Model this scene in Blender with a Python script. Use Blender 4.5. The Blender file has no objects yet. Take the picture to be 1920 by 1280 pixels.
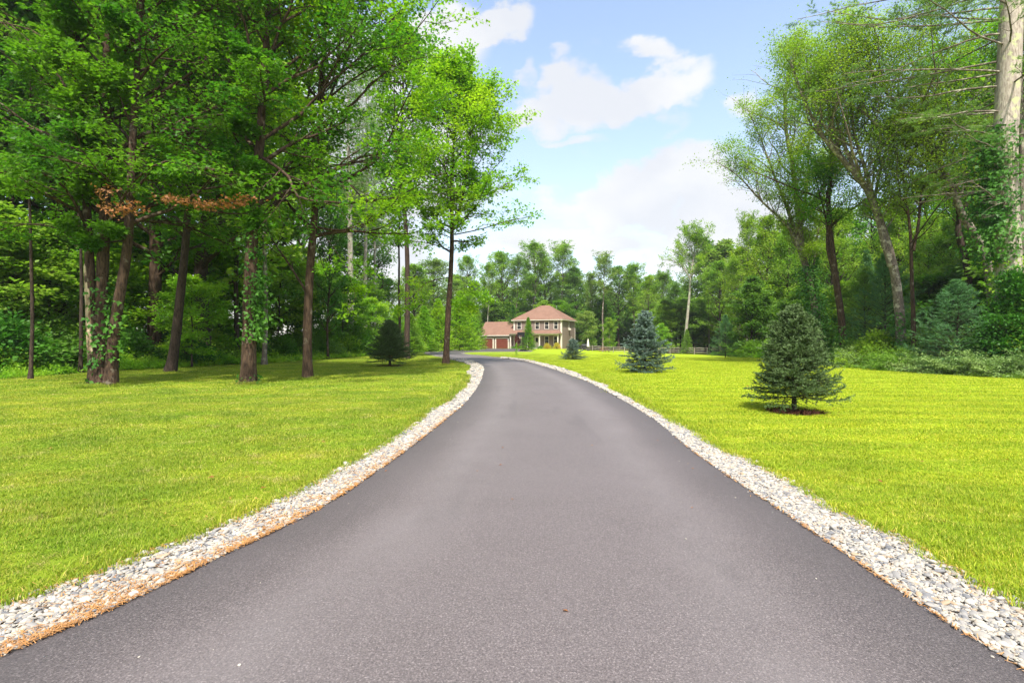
import bpy, math, random
import numpy as np
from mathutils import Vector, geometry
D = bpy.data
SC = bpy.context.scene
C = SC.collection
R = math.radians
EYE = 1.5
F = 960.0          # focal length in photograph pixels (1920 wide)

# ------------------------------------------------------------------ camera
cam = D.objects.new('camera', D.cameras.new('camera')); C.objects.link(cam)
cam.data.lens = 18.0; cam.data.sensor_width = 36.0; cam.data.clip_end = 3000
cam.data.clip_start = 0.05
cam.location = (0, 0, EYE); cam.rotation_euler = (R(90), 0, 0)
SC.camera = cam

# ------------------------------------------------------------------ exposure, render
SC.view_settings.view_transform = 'Standard'
SC.view_settings.look = 'None'
SC.view_settings.gamma = 1.0
SC.view_settings.use_curve_mapping = False
SC.view_settings.exposure = 1.35
SC.render.engine = 'CYCLES'
SC.cycles.max_bounces = 6
SC.cycles.diffuse_bounces = 3
SC.cycles.transmission_bounces = 3
SC.cycles.glossy_bounces = 2
SC.cycles.transparent_max_bounces = 4
SC.cycles.caustics_reflective = False
SC.cycles.caustics_refractive = False
SC.cycles.sample_clamp_indirect = 4.0
SC.cycles.use_denoising = True
try:
    SC.cycles.denoiser = 'OPENIMAGEDENOISE'
    SC.cycles.denoising_prefilter = 'ACCURATE'
    SC.cycles.denoising_input_passes = 'RGB_ALBEDO_NORMAL'
except Exception:
    pass

# ------------------------------------------------------------------ sun and sky
SUN_EL, SUN_AZ = 57.0, 176.0      # azimuth clockwise from +Y (view direction): high behind the camera
sd = Vector((math.sin(R(SUN_AZ)) * math.cos(R(SUN_EL)), math.cos(R(SUN_AZ)) * math.cos(R(SUN_EL)), math.sin(R(SUN_EL))))
sun = D.objects.new('sun', D.lights.new('sun', 'SUN')); C.objects.link(sun)
sun.data.energy = 3.3; sun.data.angle = R(1.5); sun.data.color = (1.0, .955, .87)
sun.rotation_euler = (-sd).to_track_quat('-Z', 'Y').to_euler()
sun.location = (20, -30, 60)

W = D.worlds.new('World'); SC.world = W; W.use_nodes = True
SKY_STRENGTH = .12
def world():
    nt = W.node_tree; N = nt.nodes; L = nt.links
    bg = N['Background']
    sky = N.new('ShaderNodeTexSky'); sky.sky_type = 'NISHITA'; sky.sun_disc = False
    sky.sun_elevation = R(SUN_EL); sky.sun_rotation = R(SUN_AZ)
    sky.air_density = 1.0; sky.dust_density = 1.5; sky.ozone_density = 1.0
    tc = N.new('ShaderNodeTexCoord')
    sep = N.new('ShaderNodeSeparateXYZ'); L.new(tc.outputs['Generated'], sep.inputs[0])
    def M(op, a=None, b=None, c=None, clamp=False):
        n = N.new('ShaderNodeMath'); n.operation = op; n.use_clamp = clamp
        for i, v in enumerate((a, b, c)):
            if v is None: continue
            if isinstance(v, (int, float)): n.inputs[i].default_value = v
            else: L.new(v, n.inputs[i])
        return n.outputs[0]
    az = M('ARCTAN2', sep.outputs[0], sep.outputs[1])
    el = M('ARCSINE', sep.outputs[2])
    # warp the cloud coordinates with noise so that the outlines billow
    def noise(scale, det, rough, src=None, dist=0):
        n = N.new('ShaderNodeTexNoise'); n.inputs['Scale'].default_value = scale
        n.inputs['Detail'].default_value = det; n.inputs['Roughness'].default_value = rough
        n.inputs['Distortion'].default_value = dist
        L.new(src or tc.outputs['Generated'], n.inputs['Vector']); return n
    st = N.new('ShaderNodeVectorMath'); st.operation = 'MULTIPLY'; L.new(tc.outputs['Generated'], st.inputs[0]); st.inputs[1].default_value = (1, 1, 1.7)
    n1 = noise(9, 9, .55, st.outputs[0]); n2 = noise(3.2, 6, .55, st.outputs[0])
    com = N.new('ShaderNodeCombineXYZ'); L.new(az, com.inputs[0]); L.new(el, com.inputs[1])
    w1 = N.new('ShaderNodeVectorMath'); w1.operation = 'SUBTRACT'; L.new(n1.outputs['Color'], w1.inputs[0]); w1.inputs[1].default_value = (.5, .5, .5)
    w2 = N.new('ShaderNodeVectorMath'); w2.operation = 'MULTIPLY'; L.new(w1.outputs[0], w2.inputs[0]); w2.inputs[1].default_value = (.17, .13, 0)
    w3 = N.new('ShaderNodeVectorMath'); w3.operation = 'ADD'; L.new(com.outputs[0], w3.inputs[0]); L.new(w2.outputs[0], w3.inputs[1])
    blobs = [  # px, py, rx, ry, weight
        (940, 30, 60, 32, 1), (850, 60, 80, 60, .9), (1060, 105, 25, 18, .45), (985, 150, 28, 40, .55),
        (1075, 195, 85, 52, 1), (1245, 155, 85, 45, 1), (1160, 195, 70, 32, .85), (1020, 215, 60, 45, .9),
        (1070, 270, 85, 16, .55), (1255, 225, 45, 35, .5), (1290, 345, 90, 66, 1.05), (1340, 420, 160, 70, .95),
        (1190, 380, 105, 58, 1.0), (1060, 400, 70, 40, .5), (1100, 455, 190, 30, .75), (1400, 190, 40, 40, .5),
        (700, 300, 260, 200, .8), (600, 480, 260, 120, .9), (350, 200, 260, 200, .6), (1480, 480, 260, 70, .7)]
    tot = None
    for (px, py, rx, ry, wt) in blobs:
        a0 = math.atan((px - 960) / F); e0 = math.atan((640 - py) / math.hypot(F, px - 960))
        k = 1 / F * math.cos(a0)
        s = N.new('ShaderNodeVectorMath'); s.operation = 'SUBTRACT'; L.new(w3.outputs[0], s.inputs[0]); s.inputs[1].default_value = (a0, e0, 0)
        d = N.new('ShaderNodeVectorMath'); d.operation = 'MULTIPLY'; L.new(s.outputs[0], d.inputs[0]); d.inputs[1].default_value = (1 / (rx * k), 1 / (ry * k), 0)
        ln = N.new('ShaderNodeVectorMath'); ln.operation = 'LENGTH'; L.new(d.outputs[0], ln.inputs[0])
        mr = N.new('ShaderNodeMapRange'); mr.interpolation_type = 'SMOOTHSTEP'
        L.new(ln.outputs['Value'], mr.inputs[0]); mr.inputs[1].default_value = 1.45; mr.inputs[2].default_value = .35
        mr.inputs[3].default_value = 0; mr.inputs[4].default_value = wt
        tot = mr.outputs[0] if tot is None else M('MAXIMUM', tot, mr.outputs[0])
    # elsewhere round the sky: scattered clouds of the same kind (faded out over the mapped part)
    front = N.new('ShaderNodeMapRange'); L.new(sep.outputs[1], front.inputs[0]); front.inputs[1].default_value = .75; front.inputs[2].default_value = .55
    gen = N.new('ShaderNodeMapRange'); gen.interpolation_type = 'SMOOTHSTEP'; L.new(n2.outputs['Fac'], gen.inputs[0]); gen.inputs[1].default_value = .5; gen.inputs[2].default_value = .66
    tot = M('MAXIMUM', tot, M('MULTIPLY', gen.outputs[0], front.outputs[0]))
    det = M('MULTIPLY_ADD', n1.outputs['Fac'], 1.7, -.85)
    mask = N.new('ShaderNodeMapRange'); mask.interpolation_type = 'SMOOTHSTEP'
    L.new(M('ADD', tot, det), mask.inputs[0]); mask.inputs[1].default_value = .22; mask.inputs[2].default_value = .74
    # a veil of haze towards the horizon
    veil = N.new('ShaderNodeMapRange'); veil.interpolation_type = 'SMOOTHSTEP'; L.new(el, veil.inputs[0])
    veil.inputs[1].default_value = .62; veil.inputs[2].default_value = .02; veil.inputs[3].default_value = .0; veil.inputs[4].default_value = .36
    sat = N.new('ShaderNodeVectorMath'); sat.operation = 'MULTIPLY'; L.new(sky.outputs[0], sat.inputs[0]); sat.inputs[1].default_value = (1.42, 1.28, 1.15)
    mv = N.new('ShaderNodeMix'); mv.data_type = 'RGBA'
    L.new(veil.outputs[0], mv.inputs[0]); L.new(sat.outputs[0], mv.inputs[6]); mv.inputs[7].default_value = (2.15, 2.45, 2.93, 1)
    cr = N.new('ShaderNodeValToRGB'); L.new(n2.outputs['Fac'], cr.inputs[0])
    cr.color_ramp.elements[0].position = .38; cr.color_ramp.elements[0].color = (.86, .88, .93, 1)
    cr.color_ramp.elements[1].position = .56; cr.color_ramp.elements[1].color = (1, 1, 1, 1)
    cs = N.new('ShaderNodeVectorMath'); cs.operation = 'SCALE'; L.new(cr.outputs[0], cs.inputs[0]); cs.inputs['Scale'].default_value = 3.3
    mc = N.new('ShaderNodeMix'); mc.data_type = 'RGBA'
    L.new(M('MULTIPLY', mask.outputs[0], .93), mc.inputs[0]); L.new(mv.outputs[2], mc.inputs[6]); L.new(cs.outputs[0], mc.inputs[7])
    L.new(mc.outputs[2], bg.inputs[0]); bg.inputs[1].default_value = SKY_STRENGTH
world()

# ------------------------------------------------------------------ helpers
def smooth(t):
    t = np.clip(t, 0, 1); return t * t * (3 - 2 * t)
def gz(x, y):
    """terrain height: the lawn dips gently towards the far right"""
    x = np.asarray(x, float); y = np.asarray(y, float)
    return -.6 * smooth((x - 10) / 10) * smooth((y - 42) / 30)
def ground_px(px, py):
    """point of the terrain that the pixel sees"""
    Y = EYE * F / (py - 640)
    for _ in range(12):
        x = (px - 960) / F * Y; Y = (EYE - float(gz(x, Y))) * F / (py - 640)
    x = (px - 960) / F * Y
    return Vector((x, Y, float(gz(x, Y))))
def at(px, py, Y): return Vector(((px - 960) / F * Y, Y, EYE + (640 - py) / F * Y))
def onground(px, Y):
    x = (px - 960) / F * Y; return Vector((x, Y, float(gz(x, Y))))

def tag(o, label=None, cat=None, group=None, kind=None):
    if label: o['label'] = label
    if cat: o['category'] = cat
    if group: o['group'] = group
    if kind: o['kind'] = kind
    return o
def empty(name, loc, rz=0.0, parent=None):
    o = D.objects.new(name, None); C.objects.link(o); o.location = loc; o.rotation_euler = (0, 0, rz); o.empty_display_size = .2
    o.parent = parent
    return o
def link(name, me, parent=None, m=None):
    o = D.objects.new(name, me); C.objects.link(o); o.parent = parent
    if m is not None:
        if not me.materials: me.materials.append(m)
        elif me.materials[0] != m:
            o.material_slots[0].link = 'OBJECT'; o.material_slots[0].material = m
    return o
def mesh_np(name, V, faces_k, k, smoothf=False, attrs=None, m=None):
    """V (n,3); faces_k flat index array of k-gons"""
    me = D.meshes.new(name); V = np.ascontiguousarray(V, np.float32)
    me.vertices.add(len(V)); me.vertices.foreach_set('co', V.ravel())
    fk = np.ascontiguousarray(faces_k, np.int32).ravel(); nf = len(fk) // k
    me.loops.add(len(fk)); me.loops.foreach_set('vertex_index', fk)
    me.polygons.add(nf); me.polygons.foreach_set('loop_start', np.arange(nf, dtype=np.int32) * k)
    if smoothf: me.polygons.foreach_set('use_smooth', np.ones(nf, bool))
    me.update(calc_edges=True)
    for a, val in (attrs or {}).items():
        at_ = me.attributes.new(a, 'FLOAT', 'POINT'); at_.data.foreach_set('value', np.ascontiguousarray(val, np.float32))
    if m: me.materials.append(m)
    return me

class MB:
    """collects polygons for ONE mesh object"""
    def __init__(s): s.v = []; s.f = []
    def add(s, vs, fs):
        b = len(s.v); s.v += [tuple(v) for v in vs]; s.f += [tuple(b + i for i in f) for f in fs]; return s
    def box(s, x0, x1, y0, y1, z0, z1):
        vs = [(x, y, z) for z in (z0, z1) for y in (y0, y1) for x in (x0, x1)]
        return s.add(vs, [(0, 2, 3, 1), (4, 5, 7, 6), (0, 1, 5, 4), (2, 6, 7, 3), (0, 4, 6, 2), (1, 3, 7, 5)])
    def quad(s, a, b, c, d): return s.add([a, b, c, d], [(0, 1, 2, 3)])
    def tube(s, pts, rad, k=8, cap=True):
        pts = [Vector(p) for p in pts]; n = len(pts)
        if not hasattr(rad, '__len__'): rad = [rad] * n
        vs = []
        for i, p in enumerate(pts):
            t = (pts[min(i + 1, n - 1)] - pts[max(i - 1, 0)]).normalized()
            a = t.cross(Vector((0, 0, 1)) if abs(t.z) < .9 else Vector((1, 0, 0))).normalized(); b = t.cross(a)
            for j in range(k):
                w = 2 * math.pi * j / k; vs.append(p + (a * math.cos(w) + b * math.sin(w)) * rad[i])
        fs = [(i * k + j, i * k + (j + 1) % k, (i + 1) * k + (j + 1) % k, (i + 1) * k + j) for i in range(n - 1) for j in range(k)]
        if cap: fs += [tuple(range(k))[::-1], tuple((n - 1) * k + j for j in range(k))]
        return s.add(vs, fs)
    def mesh(s, name, m=None, sm=False):
        me = D.meshes.new(name); me.from_pydata(s.v, [], s.f)
        if sm: me.polygons.foreach_set('use_smooth', [True] * len(me.polygons))
        me.update()
        if m: me.materials.append(m)
        return me
    def build(s, name, m, parent=None, sm=False): return link(name, s.mesh(name, m, sm), parent)

# ------------------------------------------------------------------ materials
def newmat(name):
    m = D.materials.new(name); m.use_nodes = True; nt = m.node_tree; return m, nt.nodes, nt.links, nt.nodes['Principled BSDF']
def setspec(b, v):
    b.inputs['Specular IOR Level'].default_value = v
def noise_node(N, L, scale, det=4, rough=.55, vec=None, dist=0):
    n = N.new('ShaderNodeTexNoise'); n.inputs['Scale'].default_value = scale; n.inputs['Detail'].default_value = det
    n.inputs['Roughness'].default_value = rough; n.inputs['Distortion'].default_value = dist
    if vec is not None: L.new(vec, n.inputs['Vector'])
    return n
def ramp(N, L, fac, stops):
    r = N.new('ShaderNodeValToRGB'); e = r.color_ramp.elements
    while len(e) < len(stops): e.new(.5)
    for i, (p, c) in enumerate(stops): e[i].position = p; e[i].color = (*c, 1)
    L.new(fac, r.inputs[0]); return r.outputs[0]
def mixc(N, L, fac, a, b, mode='MIX'):
    m = N.new('ShaderNodeMix'); m.data_type = 'RGBA'; m.blend_type = mode
    for s, v in ((0, fac), (6, a), (7, b)):
        if isinstance(v, (int, float)): m.inputs[s].default_value = v
        elif isinstance(v, tuple): m.inputs[s].default_value = (*v, 1)
        else: L.new(v, m.inputs[s])
    return m.outputs[2]
def maprange(N, L, v, a, b, c=0, d=1):
    n = N.new('ShaderNodeMapRange'); L.new(v, n.inputs[0])
    for i, x in enumerate((a, b, c, d)): n.inputs[i + 1].default_value = x
    return n.outputs[0]

def leafmat(name, c1, c2, c3, trans=.38, tip=None, patch=.35, rough=.5, spec=.25):
    """c1..c2 random per leaf, c3 in patches; light passes through the leaf"""
    m, N, L, b = newmat(name)
    g = N.new('ShaderNodeNewGeometry'); tc = N.new('ShaderNodeTexCoord')
    base = mixc(N, L, g.outputs['Random Per Island'], c1, c2)
    nz = noise_node(N, L, patch, 3, .5, tc.outputs['Object'])
    oi = N.new('ShaderNodeObjectInfo')
    add = N.new('ShaderNodeMath'); add.operation = 'MULTIPLY_ADD'; L.new(oi.outputs['Random'], add.inputs[0]); add.inputs[1].default_value = .16; L.new(nz.outputs[0], add.inputs[2])
    base = mixc(N, L, maprange(N, L, add.outputs[0], .50, .78), base, c3)
    if tip:
        a = N.new('ShaderNodeAttribute'); a.attribute_name = 'tip'; base = mixc(N, L, a.outputs['Fac'], base, tip)
    L.new(base, b.inputs['Base Color']); b.inputs['Roughness'].default_value = rough; setspec(b, spec)
    if trans > 0:
        t = N.new('ShaderNodeBsdfTranslucent')
        tcx = mixc(N, L, .55, base, (1.0, 1.25, .30), 'MULTIPLY'); L.new(tcx, t.inputs[0])
        sc_ = N.new('ShaderNodeVectorMath'); sc_.operation = 'SCALE'; L.new(tcx, sc_.inputs[0]); sc_.inputs['Scale'].default_value = 1.25
        L.new(sc_.outputs[0], t.inputs[0])
        mx = N.new('ShaderNodeMixShader'); mx.inputs[0].default_value = trans
        L.new(b.outputs[0], mx.inputs[1]); L.new(t.outputs[0], mx.inputs[2]); L.new(mx.outputs[0], N['Material Output'].inputs[0])
    return m
def barkmat(name, c1, c2, lichen=None, scale=6.0, lam=0.0):
    m, N, L, b = newmat(name)
    tc = N.new('ShaderNodeTexCoord'); mp = N.new('ShaderNodeMapping'); mp.inputs['Scale'].default_value = (1, 1, .22); L.new(tc.outputs['Object'], mp.inputs[0])
    n = noise_node(N, L, scale * 3, 8, .65, mp.outputs[0], .4)
    col = ramp(N, L, n.outputs[0], [(.34, c1), (.62, c2)])
    if lichen:
        n2 = noise_node(N, L, scale * .55, 5, .6, tc.outputs['Object'])
        col = mixc(N, L, maprange(N, L, n2.outputs[0], .52 - lam, .60 - lam), col, lichen)
    L.new(col, b.inputs['Base Color']); b.inputs['Roughness'].default_value = .9; setspec(b, .15)
    bp = N.new('ShaderNodeBump'); bp.inputs['Strength'].default_value = .9; bp.inputs['Distance'].default_value = .03
    L.new(n.outputs[0], bp.inputs['Height']); L.new(bp.outputs[0], b.inputs['Normal'])
    return m
def plain(name, col, rough=.6, spec=.4, var=0.0, scale=8, metallic=0.0):
    m, N, L, b = newmat(name)
    if var:
        tc = N.new('ShaderNodeTexCoord'); n = noise_node(N, L, scale, 5, .6, tc.outputs['Object'])
        c = ramp(N, L, n.outputs[0], [(.3, tuple(x * (1 - var) for x in col)), (.7, tuple(min(1, x * (1 + var)) for x in col))])
        L.new(c, b.inputs['Base Color'])
    else: b.inputs['Base Color'].default_value = (*col, 1)
    b.inputs['Roughness'].default_value = rough; setspec(b, spec); b.inputs['Metallic'].default_value = metallic
    return m

# lawn colour shared by the sheet and the blades: depends on world position only
def lawn_colour(N, L):
    g = N.new('ShaderNodeNewGeometry'); P = g.outputs['Position']
    n1 = noise_node(N, L, .55, 5, .6, P); n2 = noise_node(N, L, 2.6, 4, .6, P); n3 = noise_node(N, L, .09, 3, .5, P)
    a = mixc(N, L, maprange(N, L, n1.outputs[0], .35, .65), (.150, .240, .013), (.300, .350, .022))
    a = mixc(N, L, maprange(N, L, n2.outputs[0], .55, .75, 0, .6), a, (.42, .38, .10))
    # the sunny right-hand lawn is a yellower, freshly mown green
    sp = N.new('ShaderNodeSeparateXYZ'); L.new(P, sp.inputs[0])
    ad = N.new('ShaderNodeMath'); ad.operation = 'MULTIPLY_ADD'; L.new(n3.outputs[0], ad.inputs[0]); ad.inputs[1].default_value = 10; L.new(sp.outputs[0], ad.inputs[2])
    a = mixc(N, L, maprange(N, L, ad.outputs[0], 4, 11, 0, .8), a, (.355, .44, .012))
    # mowing stripes
    wv = N.new('ShaderNodeTexWave'); wv.inputs['Scale'].default_value = .28; wv.bands_direction = 'Y'; wv.inputs['Distortion'].default_value = 1.2
    wv.inputs['Detail'].default_value = 2; wv.inputs['Detail Scale'].default_value = .6
    L.new(P, wv.inputs['Vector'])
    a = mixc(N, L, maprange(N, L, wv.outputs['Fac'], .3, .7, 0, .34), a, (.17, .28, .01))
    return a, P
def lawn_mat():
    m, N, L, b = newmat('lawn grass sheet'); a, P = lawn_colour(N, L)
    n = noise_node(N, L, 26, 6, .75, P); n4 = noise_node(N, L, 95, 3, .7, P)
    a = mixc(N, L, maprange(N, L, n.outputs[0], .38, .62, .0, .55), a, (.075, .15, .006))
    a = mixc(N, L, maprange(N, L, n4.outputs[0], .50, .75, 0, .4), a, (.42, .50, .07))
    L.new(a, b.inputs['Base Color']); b.inputs['Roughness'].default_value = .9; setspec(b, .1)
    bp = N.new('ShaderNodeBump'); bp.inputs['Strength'].default_value = .6; bp.inputs['Distance'].default_value = .05
    L.new(n.outputs[0], bp.inputs['Height']); L.new(bp.outputs[0], b.inputs['Normal']); return m
def blade_mat():
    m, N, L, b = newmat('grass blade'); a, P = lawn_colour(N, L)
    g = N.new('ShaderNodeNewGeometry'); oi = N.new('ShaderNodeObjectInfo')
    ad = N.new('ShaderNodeMath'); ad.operation = 'ADD'; L.new(g.outputs['Random Per Island'], ad.inputs[0]); L.new(oi.outputs['Random'], ad.inputs[1])
    fr = N.new('ShaderNodeMath'); fr.operation = 'FRACT'; L.new(ad.outputs[0], fr.inputs[0])
    v = ramp(N, L, fr.outputs[0], [(0, (.55, .70, .7)), (.5, (1.1, 1.12, 1)), (.82, (1.45, 1.35, 1.3)), (.90, (2.1, 1.45, 5))])
    a = mixc(N, L, 1.0, a, v, 'MULTIPLY')
    L.new(a, b.inputs['Base Color']); b.inputs['Roughness'].default_value = .6; setspec(b, .25)
    t = N.new('ShaderNodeBsdfTranslucent'); L.new(a, t.inputs[0])
    mx = N.new('ShaderNodeMixShader'); mx.inputs[0].default_value = .35
    L.new(b.outputs[0], mx.inputs[1]); L.new(t.outputs[0], mx.inputs[2]); L.new(mx.outputs[0], N['Material Output'].inputs[0]); return m
def asphalt_mat():
    m, N, L, b = newmat('asphalt'); g = N.new('ShaderNodeNewGeometry'); P = g.outputs['Position']
    f = noise_node(N, L, 95, 4, .85, P); mid = noise_node(N, L, 17, 6, .8, P); big = noise_node(N, L, .5, 4, .6, P, .6)
    a = ramp(N, L, f.outputs[0], [(.34, (.019, .016, .016)), (.45, (.085, .071, .070)), (.55, (.114, .096, .094)), (.67, (.31, .272, .265))])
    a = mixc(N, L, maprange(N, L, mid.outputs[0], .42, .30, 0, .55), a, (.030, .027, .027))
    a = mixc(N, L, maprange(N, L, big.outputs[0], .38, .64, 0, .22), a, (.165, .142, .142))
    vo = N.new('ShaderNodeTexVoronoi'); vo.inputs['Scale'].default_value = 16; L.new(P, vo.inputs['Vector'])
    a = mixc(N, L, maprange(N, L, vo.outputs['Distance'], .045, .03), a, (.30, .28, .26))
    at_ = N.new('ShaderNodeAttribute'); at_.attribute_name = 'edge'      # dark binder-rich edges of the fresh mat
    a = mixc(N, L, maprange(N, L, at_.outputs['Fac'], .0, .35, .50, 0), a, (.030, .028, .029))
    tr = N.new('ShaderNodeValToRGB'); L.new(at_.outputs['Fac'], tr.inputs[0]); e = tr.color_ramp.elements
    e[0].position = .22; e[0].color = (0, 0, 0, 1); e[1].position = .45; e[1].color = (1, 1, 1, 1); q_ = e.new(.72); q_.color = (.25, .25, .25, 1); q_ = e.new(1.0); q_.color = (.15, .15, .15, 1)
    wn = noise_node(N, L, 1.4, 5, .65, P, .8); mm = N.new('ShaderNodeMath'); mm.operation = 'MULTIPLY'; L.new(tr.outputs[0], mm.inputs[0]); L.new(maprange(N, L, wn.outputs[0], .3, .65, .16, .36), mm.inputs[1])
    a = mixc(N, L, mm.outputs[0], a, (.19, .172, .170))  # paler wheel tracks, with the sheen down the centre painted into the colour
    mp = N.new('ShaderNodeMapping'); mp.inputs['Scale'].default_value = (.9, .12, 1); mp.inputs['Rotation'].default_value = (0, 0, .25); L.new(P, mp.inputs[0])
    sk = noise_node(N, L, 2.2, 3, .4, mp.outputs[0], 1.5)     # faint dark tyre scuffs
    a = mixc(N, L, maprange(N, L, sk.outputs[0], 0.61, .69, 0, .16), a, (.040, .036, .036))
    L.new(a, b.inputs['Base Color']); b.inputs['Roughness'].default_value = .62; setspec(b, .5)
    bp = N.new('ShaderNodeBump'); bp.inputs['Strength'].default_value = .7; bp.inputs['Distance'].default_value = .006
    L.new(f.outputs[0], bp.inputs['Height']); L.new(bp.outputs[0], b.inputs['Normal']); return m
def gravel_bed_mat():
    m, N, L, b = newmat('gravel bed'); g = N.new('ShaderNodeNewGeometry'); P = g.outputs['Position']
    vo = N.new('ShaderNodeTexVoronoi'); vo.inputs['Scale'].default_value = 24; L.new(P, vo.inputs['Vector'])
    a = ramp(N, L, vo.outputs['Color'], [(.1, (.20, .185, .16)), (.6, (.31, .29, .25)), (.9, (.42, .395, .355))])
    a = mixc(N, L, maprange(N, L, vo.outputs['Distance'], .38, .62), a, (.075, .062, .05))
    L.new(a, b.inputs['Base Color']); b.inputs['Roughness'].default_value = .85; setspec(b, .2)
    bp = N.new('ShaderNodeBump'); bp.invert = True; bp.inputs['Strength'].default_value = 1; bp.inputs['Distance'].default_value = .03
    L.new(vo.outputs['Distance'], bp.inputs['Height']); L.new(bp.outputs[0], b.inputs['Normal']); return m
def stone_mat():
    m, N, L, b = newmat('pale round stone'); oi = N.new('ShaderNodeObjectInfo'); tc = N.new('ShaderNodeTexCoord')
    a = ramp(N, L, oi.outputs['Random'], [(0, (.10, .105, .115)), (.16, (.18, .18, .18)), (.36, (.28, .260, .225)), (.64, (.36, .33, .27)), (.86, (.44, .405, .345)), (.94, (.33, .24, .15))])
    n = noise_node(N, L, 1.6, 4, .6, tc.outputs['Object']); a = mixc(N, L, maprange(N, L, n.outputs[0], .4, .7, 0, .3), a, (.24, .23, .22))
    L.new(a, b.inputs['Base Color']); b.inputs['Roughness'].default_value = .7; setspec(b, .3); return m
def siding_mat():
    m, N, L, b = newmat('taupe clapboard'); tc = N.new('ShaderNodeTexCoord'); sp = N.new('ShaderNodeSeparateXYZ'); L.new(tc.outputs['Object'], sp.inputs[0])
    mu = N.new('ShaderNodeMath'); mu.operation = 'MULTIPLY'; L.new(sp.outputs[2], mu.inputs[0]); mu.inputs[1].default_value = 1 / .11
    fr = N.new('ShaderNodeMath'); fr.operation = 'FRACT'; L.new(mu.outputs[0], fr.inputs[0])
    n = noise_node(N, L, 3, 3, .5, tc.outputs['Object'])
    a = mixc(N, L, n.outputs[0], (.195, .148, .124), (.225, .170, .142))
    L.new(a, b.inputs['Base Color']); b.inputs['Roughness'].default_value = .6; setspec(b, .3)
    bp = N.new('ShaderNodeBump'); bp.invert = True; bp.inputs['Strength'].default_value = .8; bp.inputs['Distance'].default_value = .02
    L.new(fr.outputs[0], bp.inputs['Height']); L.new(bp.outputs[0], b.inputs['Normal']); return m
def shingle_mat():
    m, N, L, b = newmat('red brown shingle'); tc = N.new('ShaderNodeTexCoord')
    n = noise_node(N, L, 1.1, 5, .65, tc.outputs['Object']); n2 = noise_node(N, L, 14, 2, .5, tc.outputs['Object'])
    a = mixc(N, L, maprange(N, L, n.outputs[0], .35, .65), (.178, .104, .072), (.218, .130, .090))
    a = mixc(N, L, maprange(N, L, n2.outputs[0], .5, .65, 0, .45), a, (.155, .066, .055))
    wv = N.new('ShaderNodeTexWave'); wv.bands_direction = 'Z'; wv.inputs['Scale'].default_value = 3.2; L.new(tc.outputs['Object'], wv.inputs['Vector'])
    a = mixc(N, L, maprange(N, L, wv.outputs['Fac'], 0, .15, .35, 0), a, (.10, .05, .045))
    L.new(a, b.inputs['Base Color']); b.inputs['Roughness'].default_value = .85; setspec(b, .2); return m
def glass_mat():
    m, N, L, b = newmat('window glass'); b.inputs['Base Color'].default_value = (.012, .016, .02, 1)
    b.inputs['Roughness'].default_value = .12; setspec(b, .25); return m
def floor_mat():
    m, N, L, b = newmat('leaf litter'); g = N.new('ShaderNodeNewGeometry'); P = g.outputs['Position']
    n = noise_node(N, L, 3, 6, .7, P); n2 = noise_node(N, L, .6, 4, .6, P)
    a = ramp(N, L, n.outputs[0], [(.3, (.025, .018, .010)), (.7, (.080, .055, .030))])
    a = mixc(N, L, maprange(N, L, n2.outputs[0], .45, .6), a, (.045, .085, .012))
    L.new(a, b.inputs['Base Color']); b.inputs['Roughness'].default_value = .95; setspec(b, .1); return m

M_maple = leafmat('maple leaf', (0.06, 0.19, 0.01), (0.115, 0.3, 0.012), (0.26, 0.42, 0.014), trans=0.5)
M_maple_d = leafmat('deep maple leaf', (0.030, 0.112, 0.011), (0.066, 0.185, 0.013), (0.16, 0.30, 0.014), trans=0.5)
M_yellow = leafmat('yellow green leaf', (0.17, 0.34, 0.012), (0.27, 0.46, 0.016), (0.36, 0.5, 0.02), trans=0.5)
M_olive = leafmat('small olive leaf', (0.14, 0.25, 0.022), (0.22, 0.335, 0.028), (0.28, 0.37, 0.035), trans=0.55)
M_mid = leafmat('mid green leaf', (0.115, 0.235, 0.026), (0.19, 0.33, 0.032), (0.29, 0.41, 0.04), trans=0.48)
M_dark = leafmat('dark wood leaf', (0.075, 0.17, 0.028), (0.125, 0.24, 0.036), (0.19, 0.31, 0.045), trans=0.45)
M_grey = leafmat('grey green leaf', (0.12, 0.21, 0.05), (0.19, 0.29, 0.065), (0.26, 0.34, 0.065), trans=0.45)
M_ivy = leafmat('ivy leaf', (.030, .115, .014), (.060, .185, .018), (.10, .24, .02), trans=.3, spec=.25, rough=.5)
M_dead = leafmat('dead brown leaf', (.24, .085, .025), (.38, .15, .05), (.30, .15, .06), trans=.3)
M_redleaf = leafmat('dark red leaf', (.10, .012, .012), (.17, .02, .018), (.12, .03, .02), trans=.3)
M_flower = leafmat('golden shrub leaf', (.36, .38, .03), (.60, .46, .04), (.52, .30, .04), trans=.35)
M_spruce = leafmat('spruce needle', (0.044, 0.088, 0.022), (0.074, 0.128, 0.034), (0.09, 0.15, 0.04), trans=0, tip=(.13, .195, .075), rough=.6)
M_bspruce = leafmat('blue spruce needle', (0.05, 0.095, 0.058), (0.085, 0.145, 0.095), (0.1, 0.165, 0.11), trans=0, tip=(.26, .36, .31), rough=.6)
M_pine = leafmat('pine needle', (0.085, 0.18, 0.04), (0.14, 0.26, 0.05), (0.2, 0.33, 0.06), trans=0.25, rough=.55)
M_ypine = leafmat('young pine needle', (0.06, 0.165, 0.06), (0.105, 0.24, 0.08), (0.13, 0.27, 0.09), trans=0.2, rough=.55)
M_juniper = leafmat('juniper spray', (0.11, 0.2, 0.055), (0.19, 0.29, 0.08), (0.25, 0.34, 0.09), trans=0.25, rough=.55)
M_weed = leafmat('weed leaf', (0.13, 0.31, 0.02), (0.25, 0.44, 0.025), (0.34, 0.48, 0.035), trans=0.48)
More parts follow.
